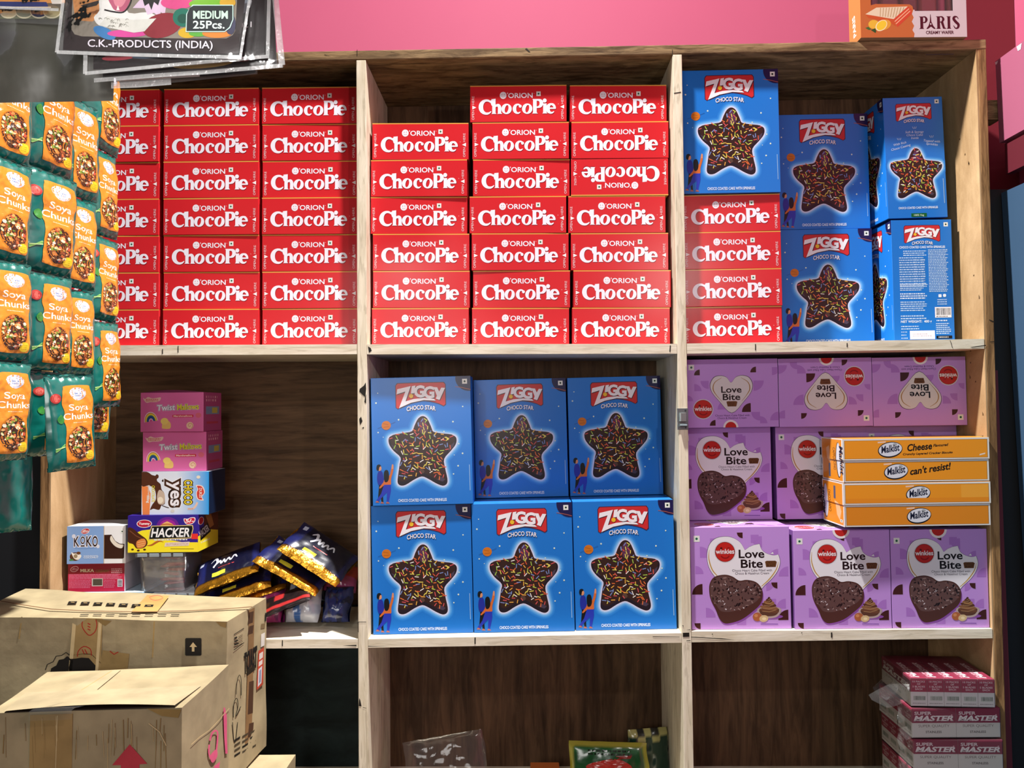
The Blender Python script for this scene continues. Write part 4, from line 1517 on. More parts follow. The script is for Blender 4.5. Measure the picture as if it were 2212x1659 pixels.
def stack(cx, f, n, label_fn, flip=(), order=None, group='red snack cartons on the top shelf'):
    z = f(at(cx[0], 700, R_Y).x) + .0004
    for k in range(n):
        P = at(cx[k], 700 - 82 * k, R_Y)
        rz = math.radians(random.uniform(-.5, .5))
        rot = (0, f.th, rz)
        loc = (P.x, R_Y + random.uniform(-.002, .002), z)
        if k in flip:
            rot = (0, math.pi + f.th, rz)
            loc = (P.x, loc[1], z + R_H)
        put(me_choco, 'snack_carton', label_fn(k), 'snack box', loc, rot, group)
        z += R_H + .0006
    return z


stack([240 + .2 * k for k in range(7)], f_a2, 7, lambda k: f'{ORD[k]} red snack carton in the leftmost stack, partly behind hanging pouches')
stack([455.5 + .1 * k for k in range(7)], f_a2, 7, lambda k: f'{ORD[k]} red snack carton in the middle stack of the top left bay')
stack([669.5, 669.5, 669, 669, 669.5, 669, 668.5], f_a2, 7, lambda k: f'{ORD[k]} red snack carton in the stack left of the first upright')
O6 = ['lowest', 'second lowest', 'third lowest', 'fourth lowest', 'second highest', 'topmost']
stack([907.5, 909.5, 909, 904, 904.5, 907.5], f_b2, 6, lambda k: f'{O6[k]} red snack carton in the short stack right of the first upright')
stack([1124, 1126, 1123, 1118, 1125.5, 1124, 1119], f_b2, 7, lambda k: f'{ORD[k]} red snack carton in the middle stack of the centre bay')
stack([1341, 1343.5, 1338, 1332, 1338.5, 1338.5, 1335], f_b2, 7,
      lambda k: ('upside-down red snack carton, its print inverted, left of the second upright' if k == 4 else f'{ORD[k]} red snack carton in the stack left of the second upright'), flip=(4,))
O4 = ['lowest', 'second lowest', 'second highest', 'topmost']
zc = stack([1584, 1583, 1582, 1580], f_c2, 4, lambda k: f'{O4[k]} of four red snack cartons under the tall blue star cake box')

# ================================================================ blue star-cake boxes
Z_W, Z_H, Z_D = 0.2300, 0.2935, 0.130
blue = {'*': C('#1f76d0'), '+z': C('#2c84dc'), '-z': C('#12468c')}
az = art_ziggy()
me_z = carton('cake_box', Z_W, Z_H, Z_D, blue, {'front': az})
GZ = 'blue star cake boxes'


def zig(px, z, y, label, rot=0.0, sc=1.0, me=me_z, f=None):
    P = at(px, 600, y)
    X = (at(px, 1220, y) if z < CZ - .05 else P).x
    put(me, 'cake_box', label, 'cake box', (X, y, z + .0006), (0, (f or (f_b3 if z < CZ + .1 else f_c2)).th, math.radians(rot)), GZ, sc)


zz = lambda px, y, f: f(at(px, 1300, y).x)
zig(910, zz(910, .03, f_b3), .030, 'blue star cake box on the lower shelf against the first upright', .4)
zig(1131.5, zz(1130, .03, f_b3), .028, 'middle blue star cake box standing on the lower shelf', -.3)
zig(1351, zz(1350, .03, f_b3), .030, 'blue star cake box on the lower shelf against the second upright', -.2)
zb = zz(910, .03, f_b3) + Z_H + .0016
zig(914.5, zb, .022, 'blue star cake box in the upper row beside the first upright, lit below', .6, (1.0, .70, 1.0))
zb2 = zz(1130, .03, f_b3) + Z_H + .002
zig(1129.5, zb2, .118, 'middle blue star cake box of the upper row, set back in shade', .3, .975)
zig(1334.5, zz(1350, .03, f_b3) + Z_H + .0016, .120, 'rightmost blue star cake box of the upper centre row, half in shade', -.4, .975)
# the right-hand bay
zig(1584, zc, .030, 'blue star cake box standing on four red snack cartons', .2, .985)
fz = lambda px, y: f_c2(at(px, 740, y).x)
zig(1787, fz(1787, .125), .125, 'blue star cake box on the shelf beside the red snack cartons', .2, .965)
zig(1784, fz(1787, .125) + Z_H * .965 + .001, .128, 'blue star cake box in deep shade, topmost in the middle of the right bay', .5, .965)
N_W, N_D = 0.142, 0.175
al = Art(az.w, az.h); al.p = az.p
me_n1 = carton('cake_box', N_W, Z_H * .985, N_D, blue, {'front': art_ziggy_end(False), 'left': al})
me_n2 = carton('cake_box', N_W, Z_H * .985, N_D, blue, {'front': art_ziggy_end(True), 'left': al})
put(me_n2, 'cake_box', 'blue star cake box turned to show its barcode and nutrition panel', 'cake box', (at(1994, 600, .075).x, .075, fz(1994, .075) + .001), (0, f_c2.th, math.radians(.5)), GZ)
put(me_n1, 'cake_box', 'blue star cake box turned narrow end out, atop the nutrition panel box', 'cake box', (at(1980, 350, .078).x, .078, fz(1994, .075) + Z_H * .985 + .0066), (0, math.radians(-1.3), math.radians(1.5)), GZ)

# ================================================================ purple heart-cake boxes
L_W, L_H, L_D = 0.2240, 0.2290, 0.155
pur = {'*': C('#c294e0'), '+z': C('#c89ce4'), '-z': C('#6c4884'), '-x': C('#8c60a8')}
GL = 'purple heart cake boxes'
alt_ = art_love_top(False)
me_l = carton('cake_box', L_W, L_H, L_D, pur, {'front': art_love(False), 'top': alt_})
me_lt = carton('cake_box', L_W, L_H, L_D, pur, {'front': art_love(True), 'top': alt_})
T_H = 0.1605
me_u = carton('cake_box', L_W - .0065, T_H, .17, pur, {'front': art_love_top(True)})
me_ur = carton('cake_box', L_W - .0065, T_H, .17, pur, {'front': rotated(art_love_top(True))})
f3 = lambda px, y: f_c3(at(px, 1350, y).x) + .0006
put(me_l, 'cake_box', 'purple heart cake box on the lower shelf against the second upright', 'cake box', (at(1596, 1250, .012).x, .012, f3(1596, .012)), (0, f_c3.th, math.radians(.6)), GL)
put(me_lt, 'cake_box', 'purple heart cake box in the middle of the lowest purple row', 'cake box', (at(1820, 1250, .008).x, .008, f3(1823, .008)), (0, f_c3.th, math.radians(.1)), GL, .962)
put(me_lt, 'cake_box', 'purple heart cake box against the right side panel, lowest row', 'cake box', (at(2034.5, 1250, .008).x, .008, f3(2034, .008)), (0, f_c3.th, math.radians(-.1)), GL, .957)
zl = f3(1596, .02) + L_H + .001
put(me_l, 'cake_box', 'purple heart cake box in the middle row against the second upright', 'cake box', (at(1569, 1030, .108).x, .108, zl), (0, f_c3.th, math.radians(.2)), GL, .965)
put(me_l, 'cake_box', 'purple heart cake box half hidden behind the orange cracker boxes', 'cake box', (at(1775.5, 1030, .112).x, .112, zl), (0, f_c3.th, 0), GL, .965)
put(me_l, 'cake_box', 'purple heart cake box almost wholly hidden behind the orange cracker boxes', 'cake box', (at(1982, 1030, .113).x, .113, zl), (0, f_c3.th, 0), GL, .965)
zu = zl + L_H * .965 + .001
put(me_u, 'cake_box', 'purple cake box lying down, heart upright, in the top purple row', 'cake box', (at(1581, 850, .07).x, .070, zu), (0, f_c3.th, math.radians(.2)), GL)
put(me_ur, 'cake_box', 'middle purple cake box of the top row, its heart upside down', 'cake box', (at(1783.5, 850, .07).x, .070, zu), (0, f_c3.th, math.radians(-.2)), GL)
put(me_ur, 'cake_box', 'rightmost purple cake box of the top row, its heart upside down', 'cake box', (at(1987.5, 850, .07).x, .070, zu), (0, f_c3.th, math.radians(.1)), GL)

# ================================================================ orange cracker boxes
M_W = (at(2143, 1050, -.012) - at(1822, 1050, -.012)).x
M_H, M_D = .0975, .112


def crackers(name, label, px, y, z, kinds, flip, rot):
    t = thing(name, label, 'cracker box', (at(px, 1050, y).x, y, z), (0, f_c3.th, math.radians(rot)), 'orange cracker boxes')
    og = {'*': C('#e8e6e2'), '+z': C('#ee9a34'), '-x': C('#e0e0dc')}
    h = M_H / 2
    side = art_malk_side(flip)
    for i, nm in ((0, 'base'), (1, 'lid')):
        b = MB()
        w = M_W - (.003 if i == 0 else 0)
        b.box((-w / 2, .0 if i else .001, h * i + .0003), (w / 2, M_D, h * (i + 1) - .0003), og, 0, .0012)
        b.frame(art_malk(kinds[1 - i]), (-w / 2, .0 if i else .001, h * (i + 1) - .0006), (w, 0, 0), (0, 0, -h + .0012), (0, -1, 0))
        hs = Art(290, 250)
        for pts, cols, zz_ in side.p:
            hs.y0 = 0 if i else 250
            hs._add(pts, cols, zz_)
        b.frame(hs, (-w / 2, M_D, h * (i + 1)), (0, -M_D, 0), (0, 0, -h), (-1, 0, 0))
        b.build(nm, [CARD], parent=t)
    return t


zm = f3(1823, .026) + L_H + .0015
crackers('cracker_box', 'lower orange cracker box resting on the purple cake boxes', 1982.5, -.012, zm, (2, 3), True, 1.0)
crackers('cracker_box', 'upper orange cracker box with black brush slogans on its front', 1981, -.012, zm + M_H + .001, (0, 1), False, 1.2)

# ================================================================ shrink-wrapped blade packs
am, ae, atp = art_master(False), art_master(True), art_master_top()
B_H = .0672
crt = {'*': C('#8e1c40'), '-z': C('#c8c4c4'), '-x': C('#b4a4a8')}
side_w = {'*': C('#8e1c40')}


def blades(label, px, y, z, end, rot, nails=5):
    t = thing('blade_pack', label, 'razor blades', (at(px, 1560, y).x, y, z), (0, 0, math.radians(rot)), 'shrink-wrapped blade packs')
    W, DD, hh = (.177, .15, .062) if end else (.192, .15, B_H - .002)
    n = 5 if end else 2
    w = W / n
    for k in range(n):
        b = MB()
        x0 = -W / 2 + k * w + .0003
        b.box((x0, .0015, .001), (x0 + w - .0006, DD - .001, hh - .001), crt, 0, .0008)
        b.frame(ae if end else am, (x0, .0015, hh - .001), (w - .0006, 0, 0), (0, 0, -hh + .002), (0, -1, 0))
        if end:
            b.frame(atp, (x0, DD - .001, hh - .001), (w - .0006, 0, 0), (0, -DD + .002, 0), (0, 0, 1))
        if k == 0:
            sd = am if end else ae
            reps = 1 if end else 4
            for r in range(reps):
                L = (DD - .002) / reps
                b.frame(sd, (x0, DD - .001 - r * L, hh - .001), (0, -L, 0), (0, 0, -hh + .002), (-1, 0, 0))
        b.build('blade_carton', [CARD], parent=t)
    b = MB()
    b.box((-W / 2 - .001, 0, .0003), (W / 2 + .001, DD, hh), wc, 0, .003)
    rn = random.Random(px + int(z * 1000))

    def ear(s):
        # loose gathered end of the film on the left
        q0 = [(-W / 2 - .001, s[0] + t_ * .05, hh * (.15 + .7 * t_)) for t_ in (0, .33, .66, 1)]
        tips = [(-W / 2 - s[1] * (.6 + .4 * math.sin(3 * t_)), s[0] - .012 + t_ * .03, hh * (-.1 + .55 * t_) + rn.uniform(-.004, .004)) for t_ in (0, .33, .66, 1)]
        mid = [tuple((a_ + b_) / 2 + rn.uniform(-.006, .006) for a_, b_ in zip(p_, q_)) for p_, q_ in zip(q0, tips)]
        rows = [q0, mid, tips]

        def fn(u, v):
            i = min(int(v * 2), 1); fv = v * 2 - i
            j = min(int(u * 3), 2); fu = u * 3 - j
            P_ = [Vector(rows[i][j]), Vector(rows[i][j + 1]), Vector(rows[i + 1][j]), Vector(rows[i + 1][j + 1])]
            return (P_[0] * (1 - fu) + P_[1] * fu) * (1 - fv) + (P_[2] * (1 - fu) + P_[3] * fu) * fv
        b.grid(fn, 9, 6, wc)
    ear((.012, .085 if end else .022))
    if end:
        ear((.05, .06))
    b.build('shrink_film', [SHRINK], parent=t)


zk = ZF + .0006
names = ['lowest pack in the stack of maroon and white blade boxes, mostly below the frame', 'second lowest pack in the stack of maroon and white blade boxes',
         'third pack down in the stack of maroon and white blade boxes', 'wide pack of maroon and white blade boxes right under the topmost pack']
for k in range(4):
    blades(names[k], (2067, 2069, 2072, 2066)[k], -.028, zk, False, (.5, -.6, -.5, .4)[k])
    zk += B_H
blades('topmost blade pack, five small carton ends side by side with barcodes', 2060, -.030, zk, True, -3.0)

# ================================================================ small boxes in the left bay
GX = None


def small(name, label, cat, x0, y0, x1, y1, y, depth, cols, arts, rot=0, z=None, mat=CARD, h=None):
    A, B = at(x0, y1, y), at(x1, y0, y)
    w = B.x - A.x
    h = h or (B.z - A.z)
    me = carton(name, w, h, depth, cols, arts, mat)
    put(me, name, label, cat, ((A.x + B.x) / 2, y, (A.z if z is None else z)), (0, 0, math.radians(rot)))
    return (A.z if z is None else z) + h


# hidden packs that carry the visible ones
zf = f_a3(-1.05) + .0008
Y1 = .045
P = at(206, 1278, Y1)
small('sweet_box', 'light blue packet lying under the small maroon box', 'box', 146, 1278, 308, 1360, Y1 - .005, .13, {'*': C('#9cc4e8'), '+z': C('#c8e0f0')}, {}, z=zf, h=P.z - zf - .0004)
zz_ = P.z + .0004
me_ = small('sweet_box', 'small maroon sweet box lying under the blue coconut bar box', 'box', 148, 1216, 268, 1277, Y1, .10, {'*': C('#b02440'), '+x': C('#c4c0c8'), '+z': C('#9c2038')}, {'front': art_milka()}, 2.0, zz_)
small('coconut_bar_box', 'light blue and white box with a bitten chocolate coconut bar', 'box', 146, 1133, 270, 1215, Y1 - .004, .10, {'*': C('#dcdee2'), '+z': C('#d8dce0'), '-x': C('#7c9cd0')}, {'front': art_koko()}, 2.5, me_ + .0006)


def tub(label, x0, y0, x1, y1, y, depth, z=None):
    A, B = at(x0, y1, y), at(x1, y0, y)
    z = A.z if z is None else z
    w, h = B.x - A.x, B.z - A.z
    t = thing('plastic_tub', label, 'tub', ((A.x + B.x) / 2, y, z), (0, 0, math.radians(2)), 'clear plastic tubs')
    b = MB()
    th = .0012
    w2, w1 = w / 2, w / 2 * .95
    hb = h - .012

    def wall(k, ins):
        def fn(u, v):
            hw = (w1 + (w2 - w1) * v) - ins
            dd = depth / 2 * (.95 + .05 * v) - ins
            a_ = 2 * math.pi * u
            cx, sy = math.cos(a_), math.sin(a_)
            r = (abs(cx) ** 8 + abs(sy) ** 8) ** (-1 / 8)
            return (cx * r * hw, depth / 2 + sy * r * dd, ins + (hb - ins) * v)
        return fn
    b.grid(wall(0, 0), 48, 3, wc, 0, True)
    b.grid(wall(0, th), 48, 3, wc, 0, True, flip=True)
    b.face([wall(0, 0)(k / 48, 0) for k in range(48)][::-1], wc)
    b.build('tub_body', [CLEARJ], parent=t)
    b = MB()
    b.box((-w2 - .004, -.004, hb), (w2 + .004, depth + .004, h), wc, 0, .003)
    ld_ = b.build('lid', [CLEARJ], parent=t, label='ribbed clear lid')
    for k in range(4):
        b = MB()
        x = -w2 + (k + .12) * w / 4
        b.box((x, -.0055, hb + .002), (x + w / 4 * .8, -.004, h - .002), C('#8c98a0'), 0, .0006)
        b.build('lid_rib', [MATT], parent=ld_)
    return t, z + h, (A.x + B.x) / 2


t0, z0, _ = tub('clear plastic tub lying under the tub of red sweets', 334, 1273, 430, 1362, Y1, .12, zf)
t1, z1, cx1 = tub('clear plastic tub of red wrapped sweets under the purple wafer bar box', 296, 1190, 398, 1277, Y1, .12, z0 + .0006)
base_z = z0 + .0022
rn = random.Random(21)
for k in range(7):
    b = MB()
    l = rn.uniform(.05, .07)
    b.grid(lambda u, v: ((u - .5) * l, (.009 * math.cos(2 * math.pi * v)) * (1 if .12 < u < .88 else .45), (.004 * math.sin(2 * math.pi * v)) * (1 if .12 < u < .88 else .3)), 8, 10,
           lambda u, v: C('#c8442c') if (.2 < u < .8 and v < .6) else C('#a82c24'))
    b.build('wrapped_sweet', [FOIL])
    o = COL.objects[-1]
    o.location = (cx1 + rn.uniform(-.012, .012), Y1 + rn.uniform(.028, .09), base_z + .006 + .0094 * k)
    o.rotation_euler = (rn.uniform(-.06, .06), rn.uniform(-.05, .05), rn.uniform(-.6, .6))
    tag(o, 'red wrapped sweet inside the clear plastic tub', 'sweet', 'red sweets in the clear tub')

zh = small('wafer_bar_box', 'purple and yellow wafer bar box balanced on the clear plastic tub', 'box', 277, 1108, 427, 1189, .04, .12, {'*': C('#33228a'), '+z': C('#3c2a94')}, {'front': art_hack(), 'right': art_hack_side()}, 1.5, z1 + .0006)
zy = small('chocolate_box', 'blue and white chocolate box lying on its side above the wafer bars', 'box', 305, 1012, 452, 1106, .045, .09, {'*': C('#e0e8f4'), '+x': C('#10203c'), '+z': C('#c4d4e4')}, {'front': art_yes()}, -1.0, zh + .0006)
pk = {'*': C('#d86aa2'), '+x': C('#b04c80'), '+z': C('#c05890')}
zt = small('marshmallow_box', 'lower pink marshmallow box with a rainbow', 'box', 309, 924, 445, 1010, .05, .10, pk, {'front': art_twist(), 'right': art_twist_side()}, 1.5, zy + .0006)
small('marshmallow_box', 'upper pink marshmallow box with a bulging lid, topmost of its stack', 'box', 303, 834, 440, 920, .045, .10, pk, {'front': art_twist(), 'right': art_twist_side()}, -.5, zt + .0006)
for o in COL.objects:
    if o.name.startswith('marshmallow_box'):
        o['group'] = 'pink marshmallow boxes'
ob_ = [o for o in COL.objects if o.name.startswith('marshmallow_box')][-1]
b = MB()
w = ob_.dimensions.x
hz = max(v.co.z for v in ob_.data.vertices)
b.grid(lambda u, v: ((u - .5) * w * .96, .001 + .098 * v, hz + .0003 + .0055 * math.sin(math.pi * u) * (1 - .6 * v)), 10, 4, C('#a84878'))
b.grid(lambda u, v: ((u - .5) * w * .96, .001, hz + (.0003 + .0055 * math.sin(math.pi * u)) * v), 10, 1, C('#6c2c4c'))
b.build('lid', [CARD], parent=ob_, label='bulging lid flap')


# ================================================================ soft packs
def cushion(name, label, cat, P, size, rot, colfn, mat, group=None, seed=0, text=None, crinkle=.0025, gold=None, gmat=None, nu=26, nv=20, parent=None):
    """sealed flexible bag lying flat: size = (length, width, thickness); local x along length, y width, z up"""
    L, W, T = size
    so = Vector((seed * 3.1, seed * 1.7, seed))

    def prof(u, v):
        a_, b_ = abs(2 * u - 1), abs(2 * v - 1)
        return T / 2 * max(0, (1 - a_ ** 3.2)) ** .55 * max(0, (1 - b_ ** 3)) ** .55

    def surf(sg):
        def fn(u, v):
            x, y = (u - .5) * L, (v - .5) * W
            e = max(abs(2 * u - 1), abs(2 * v - 1))
            q = Vector((x * 45, y * 45, sg * 3)) + so
            w_ = mnoise.noise(q) * crinkle + mnoise.noise(q * 3) * crinkle * .4
            return (x + mnoise.noise(q * .5) * crinkle * 2 * e, y, sg * prof(u, v) + w_ + .0006 * sg)
        return fn
    b = MB()
    b.grid(surf(1), nu, nv, lambda u, v: colfn(u, v, 1), (lambda u, v: 1 if (gold and gold(u, v, 1)) else 0))
    b.grid(surf(-1), nu, nv, lambda u, v: colfn(u, v, -1), (lambda u, v: 1 if (gold and gold(u, v, -1)) else 0), flip=True)
    if text:
        top = surf(1)
        b.art(text, lambda x, y, z: Vector(top(x, 1 - y)) + Vector((0, 0, .0004 + z)), 0, .012)
    mats = [mat] + ([gmat] if gmat else [])
    o = b.build(name, mats, parent=parent, label=label, cat=cat, group=group)
    o.location = P
    o.rotation_euler = [math.radians(a_) for a_ in rot]
    return o


NAVY, NAVY2 = C('#0e1028'), C('#1a2054')


def biscuit_col(u, v, s):
    if v < .2 or s < 0:
        return C('#d8982c')
    return NAVY2 if (u < .18 or u > .9) else NAVY


def biscuit_text(word=True):
    a = Art(240, 140, mw=.17, mh=.11)
    a.rect(70, 92, 120, 106, C('#d8d038'))
    if word:
        a.wstroke([(60, 40, 3), (76, 26, 9), (84, 46, 8), (72, 66, 6)], C('#dfe2ee'))
        a.wstroke([(84, 52, 4), (94, 40, 7), (100, 56, 7), (110, 42, 6), (116, 58, 6), (128, 42, 6), (136, 56, 6), (150, 40, 7), (160, 54, 4)], C('#dfe2ee'))
        a.stroke([(90, 74), (150, 74)], 3, C('#b03c3c'))
    a.rect(14, 20, 30, 36, C('#c8d0e8'))
    return a


GB = 'navy and gold biscuit packs'
gz = lambda u, v, s: v < .2 or s < 0
FB = f_a3(-.5)


def pack(label, px, py, y, rot, size=(.17, .10, .034), seed=1, word=True, z=None):
    P = at(px, py, y)
    cushion('biscuit_pack', label, 'biscuit pack', P if z is None else (P.x, P.y, z), size, rot, biscuit_col, FOIL, GB, seed, biscuit_text(word), gold=gz, gmat=GOLD)


pack('topmost navy and gold biscuit pack, sloping down to the right of the heap', 690, 1196, .085, (28, 31, -6), (.165, .115, .026), 1)
pack('navy and gold biscuit pack in the middle of the heap, under the topmost one', 640, 1221, .085, (28, 27, -6), (.17, .105, .024), 2)
pack('navy and gold biscuit pack leaning against the clear tub, white script', 494, 1227, .085, (30, -20, 6), (.155, .11, .026), 3)
pack('crumpled gold-edged biscuit pack below the one with white script', 516, 1262, .080, (28, -18, 6), (.16, .10, .024), 4, False)
pack('navy biscuit pack with a red stripe low in the heap', 570, 1264, .11, (28, -18, 6), (.115, .08, .018), 5, False)


def blackred(u, v, s):
    return C('#a82c2c') if abs(v - .25) < .06 or (v > .55 and .3 < u < .5) else C('#1c1416')


P = at(616, 1298, .03)
cushion('crisp_packet', 'black crisp packet with a red stripe under the biscuit packs', 'packet', P, (.115, .06, .011), (28, -20, 6), blackred, FOIL, seed=7)


def bagcol(kind):
    def f(u, v, s):
        n_ = mnoise.noise(Vector((u * 5 + kind, v * 5, kind * 2.0)))
        if kind == 0:
            return C('#b83c8c') if n_ > -.2 else C('#7c2c6c')
        if kind == 1:
            return C('#2c64ac') if .38 < u + .15 * v < .58 else (C('#c4ccd8') if n_ > -.1 else C('#a8b4c8'))
        if kind == 2:
            return C('#20306c') if n_ > -.15 else C('#141c40')
        if kind == 3:
            return C('#c04c8c') if v < .5 else (C('#c83c30') if u > .5 else C('#dcb4c8'))
        return C('#2c4468')
    return f


def lump(name, label, px, py, y, size, kind, rot, seed, cat='bag'):
    P = at(px, py, y)
    t_ = math.radians(rot[0])
    cushion(name, label, cat, (P.x, P.y, FB + size[1] / 2 * math.sin(t_) + size[2] * .3 * math.cos(t_) + .007 if py > 1300 else P.z), size, rot, bagcol(kind), FOIL, None, seed, crinkle=.005)


lump('sweet_bag', 'magenta plastic bag of sweets beside the carton corner', 584, 1332, .10, (.062, .088, .055), 0, (62, 0, 6), 11)
lump('sweet_bag', 'blue and white plastic bag of sweets on the lower left shelf', 655, 1329, .10, (.078, .092, .062), 1, (65, 0, -3), 12)
lump('sweet_bag', 'dark blue plastic bag of sweets against the first upright', 730, 1332, .10, (.066, .084, .056), 2, (60, 0, 0), 13)
lump('sweet_bag', 'pink and red plastic bag of sweets under the topmost biscuit pack', 738, 1250, .16, (.075, .07, .045), 3, (50, 6, 0), 14)
lump('sweet_bag', 'slate blue crumpled plastic bag above the blue and white one', 676, 1276, .18, (.07, .06, .035), 4, (60, -6, 0), 15)

# ================================================================ brown cartons in the foreground
def pix_map(p0, n):
    """image pixel -> point on the flat face through p0 with normal n (used while laying out print on cartons)"""
    p0, n = Vector(p0), Vector(n).normalized()

    def f(x, y, z):
        d = ROT @ Vector(((x * 2212 - 1106) / F, -(y * 1659 - 829.5) / F, -1))
        t = (p0 - CAM).dot(n) / d.dot(n)
        return CAM + d * t + n * (.0012 + z)
    return f


KR = C('#ab9c7a')


def kraft_box(name, label, fl, fr, bl, br, zb, jit, seed, group=None):
    t = thing(name, label, 'carton', ((fl.x + br.x) / 2, (fl.y + br.y) / 2, zb), group=group)
    lo = lambda p: Vector((p.x, p.y, zb))
    m = MB()
    m.hexa([lo(fl), lo(fr), lo(bl), lo(br), fl, fr, bl, br], KR, 0, 14, jit, seed)
    m.build('carton_body', [KRAFT], parent=t, world=True)
    return t


def sheet(t, name, arts, mat=KRAFT, label=None):
    m = MB()
    for a, f in arts:
        m.art(a, f)
    m.build(name, [mat], parent=t, world=True, label=label)


def pixart():
    return Art(2212, 1659)


zt3 = CZ - .765
c3 = kraft_box('carton', 'brown carton at the bottom, only its rounded top right corner showing', Vector((-1.0, -.50, zt3)), Vector((-.515, -.50, zt3)), Vector((-1.0, -.03, zt3)), Vector((-.515, -.03, zt3)), 0.0005, .002, 3.0, 'stacked brown cartons')
zr = CZ - .430
bl, br = at(54, 1272, -.02), at_z(575, 1293, zr)
fr, fl = at_z(490, 1342, zr), at(-75, 1333, -.19)
rear = kraft_box('carton', 'large rear brown carton with black arrow mark, in front of the shelves', fl, fr, bl, br, zt3 + .0065, .003, 5.0, 'stacked brown cartons')
nf = Vector((fr.y - fl.y, -(fr.x - fl.x), 0)).normalized()
nr = Vector((br.y - fr.y, -(br.x - fr.x), 0)).normalized()
K1, K2, K3, BKP, RDP = C('#8c7448'), C('#b09460'), C('#d8c090'), C('#1c1814'), C('#a83428')
a = pixart()                                        # front of the rear carton
a.poly([(163, 1334), (222, 1336), (218, 1480), (152, 1480)], C('#a58a5a'))
a.poly([(158, 1334), (166, 1334), (154, 1480), (146, 1480)], K3)
a.poly([(214, 1338), (221, 1340), (211, 1470), (205, 1470)], K3)
for pts in ([(180, 1338), (178, 1352), (186, 1366), (195, 1372), (206, 1364), (210, 1350), (208, 1338)], [(168, 1418), (170, 1406), (182, 1396), (196, 1402), (198, 1416)]):
    a.stroke(smooth(pts, 3, False), 2.2, RDP)
for y in (1346, 1352, 1358):
    a.stroke([(190, y), (196, y + 3)], 2.4, RDP)
for x in (178, 184):
    a.stroke([(x, 1402), (x + 5, 1412)], 2.2, RDP)
a_tape = a
a = pixart()
cl = [(102, 1450), (106, 1438), (118, 1432), (124, 1420), (136, 1418), (144, 1412), (152, 1418), (166, 1417), (178, 1415), (196, 1416), (204, 1424), (214, 1434), (222, 1446), (222, 1470), (102, 1470)]
a.stroke([(x + (x - 160) * .06, y - 3) for x, y in cl[:-2]], 1.6, BKP)
a.poly([(162 + (x - 162) * .9, y + 5) for x, y in cl], BKP)
a_orn = a
a = a_tape
a.poly([(222, 1404), (280, 1412), (276, 1450), (216, 1450)], C('#9c8252'))
a.stroke([(238, 1406), (247, 1413), (256, 1408)], 2.4, RDP)
a = pixart()
a.rrect(400.5, 1378, 435.5, 1416, 3, BKP)
a.conv([(417.5, 1387), (426, 1397), (410, 1397)], K3)
a.rect(415, 1396, 420.5, 1407, K3)
a_arr = a
a = a_tape
a.poly([(206, 1336), (242, 1341), (228, 1352), (218, 1346)], K1)
a = pixart()
a.poly([(466, 1342), (490, 1344), (488, 1356), (476, 1352)], C('#957b4e'))
a.stroke([(334, 1342), (330, 1420)], 3, K2)
a.stroke([(48, 1332), (42, 1380)], 3, K2)
b = pixart()                                        # top of the rear carton
b.stroke([(0, 1299), (50, 1308), (110, 1317), (190, 1321), (290, 1323), (400, 1321), (480, 1317), (545, 1312)], 1.6, C('#6c4a30'))
b.poly([(318, 1286), (366, 1288), (340, 1322), (284, 1322)], C('#b89458'))
b.stroke(smooth([(322, 1292), (340, 1287), (352, 1293), (335, 1298)], 3), 1.4, C('#b8604c'))
for i in range(7):
    x = 146 + i * 27.5
    b.poly([(x + 3, 1300 + i * 1.2), (x + 21, 1300 + i * 1.2), (x + 19, 1304.5 + i * 1.3), (x, 1304.5 + i * 1.3)], BKP)
    b.stroke([(x + 7, 1302 + i * 1.2), (x + 15, 1302.3 + i * 1.2)], 1, K2)
for i in range(8):
    x = 174 + i * 28
    b.poly([(x, 1328), (x + 18, 1328), (x + 17, 1329.6), (x - 1, 1329.6)], BKP)
nt_ = (br - fl).cross(bl - fr).normalized()
nt_ = nt_ if nt_.z > 0 else -nt_
c = pixart()                                        # right face of the rear carton
tp = C('#4c3424')
c.poly([(536, 1318), (549, 1312), (547, 1400), (542, 1622), (527, 1632), (535, 1400)], C('#8a6a46'))
for y0, y1 in ((1320, 1345), (1350, 1368), (1400, 1440), (1470, 1540), (1560, 1590), (1600, 1618)):
    c.poly([(537, y0 + 3), (547, y0), (545, y1), (534, y1 + 4)], tp)
c.stroke([(504, 1371), (526, 1357)], 1.4, BKP)
c.stroke([(504, 1404), (526, 1388)], 1.4, BKP)
for i in range(3):
    c.stroke([(505, 1379 + i * 7), (511 + i * 2, 1376 + i * 6.6)], 3, BKP)
    c.stroke([(514, 1376 + i * 7), (523, 1371 + i * 7)], 1.4, C('#6c6048'))
c.text('TOAST', 527, 1455, 42, BKP, w=27, bold=.045, warp=lambda u, v: (u, v - .62 * u))
c.poly([(532, 1448), (550, 1436), (549, 1448), (533, 1460)], C('#2c2418'))
c.stroke(smooth([(509, 1500), (511, 1472), (516, 1458), (520, 1470), (520, 1502)], 4, False), 1.2, BKP)
c.stroke(smooth([(503, 1550), (504, 1520), (510, 1508), (513, 1524), (508, 1548), (519, 1526)], 4, False), 1.4, BKP)
c.stroke(smooth([(501, 1560), (504, 1600), (508, 1598), (512, 1560)], 4, False), 1.3, BKP)
for i in range(4):
    for j in range(3):
        x0 = 505 + j * 17
        c.poly([(x0, 1598 + i * 11 - j * 8), (x0 + 13, 1590 + i * 11 - j * 8), (x0 + 12, 1595 + i * 11 - j * 8), (x0, 1603 + i * 11 - j * 8)], C('#4a4030') if (i + j) % 3 else BKP)
c.poly([(557, 1406), (569, 1398), (567, 1478), (553, 1491)], C('#c44c34'))
c.poly([(559, 1412), (567, 1407), (566.5, 1420), (558.5, 1426)], C('#e4d8d0'))
c.poly([(558, 1430), (566, 1424), (565.5, 1434), (557.5, 1440)], C('#e4d8d0'))
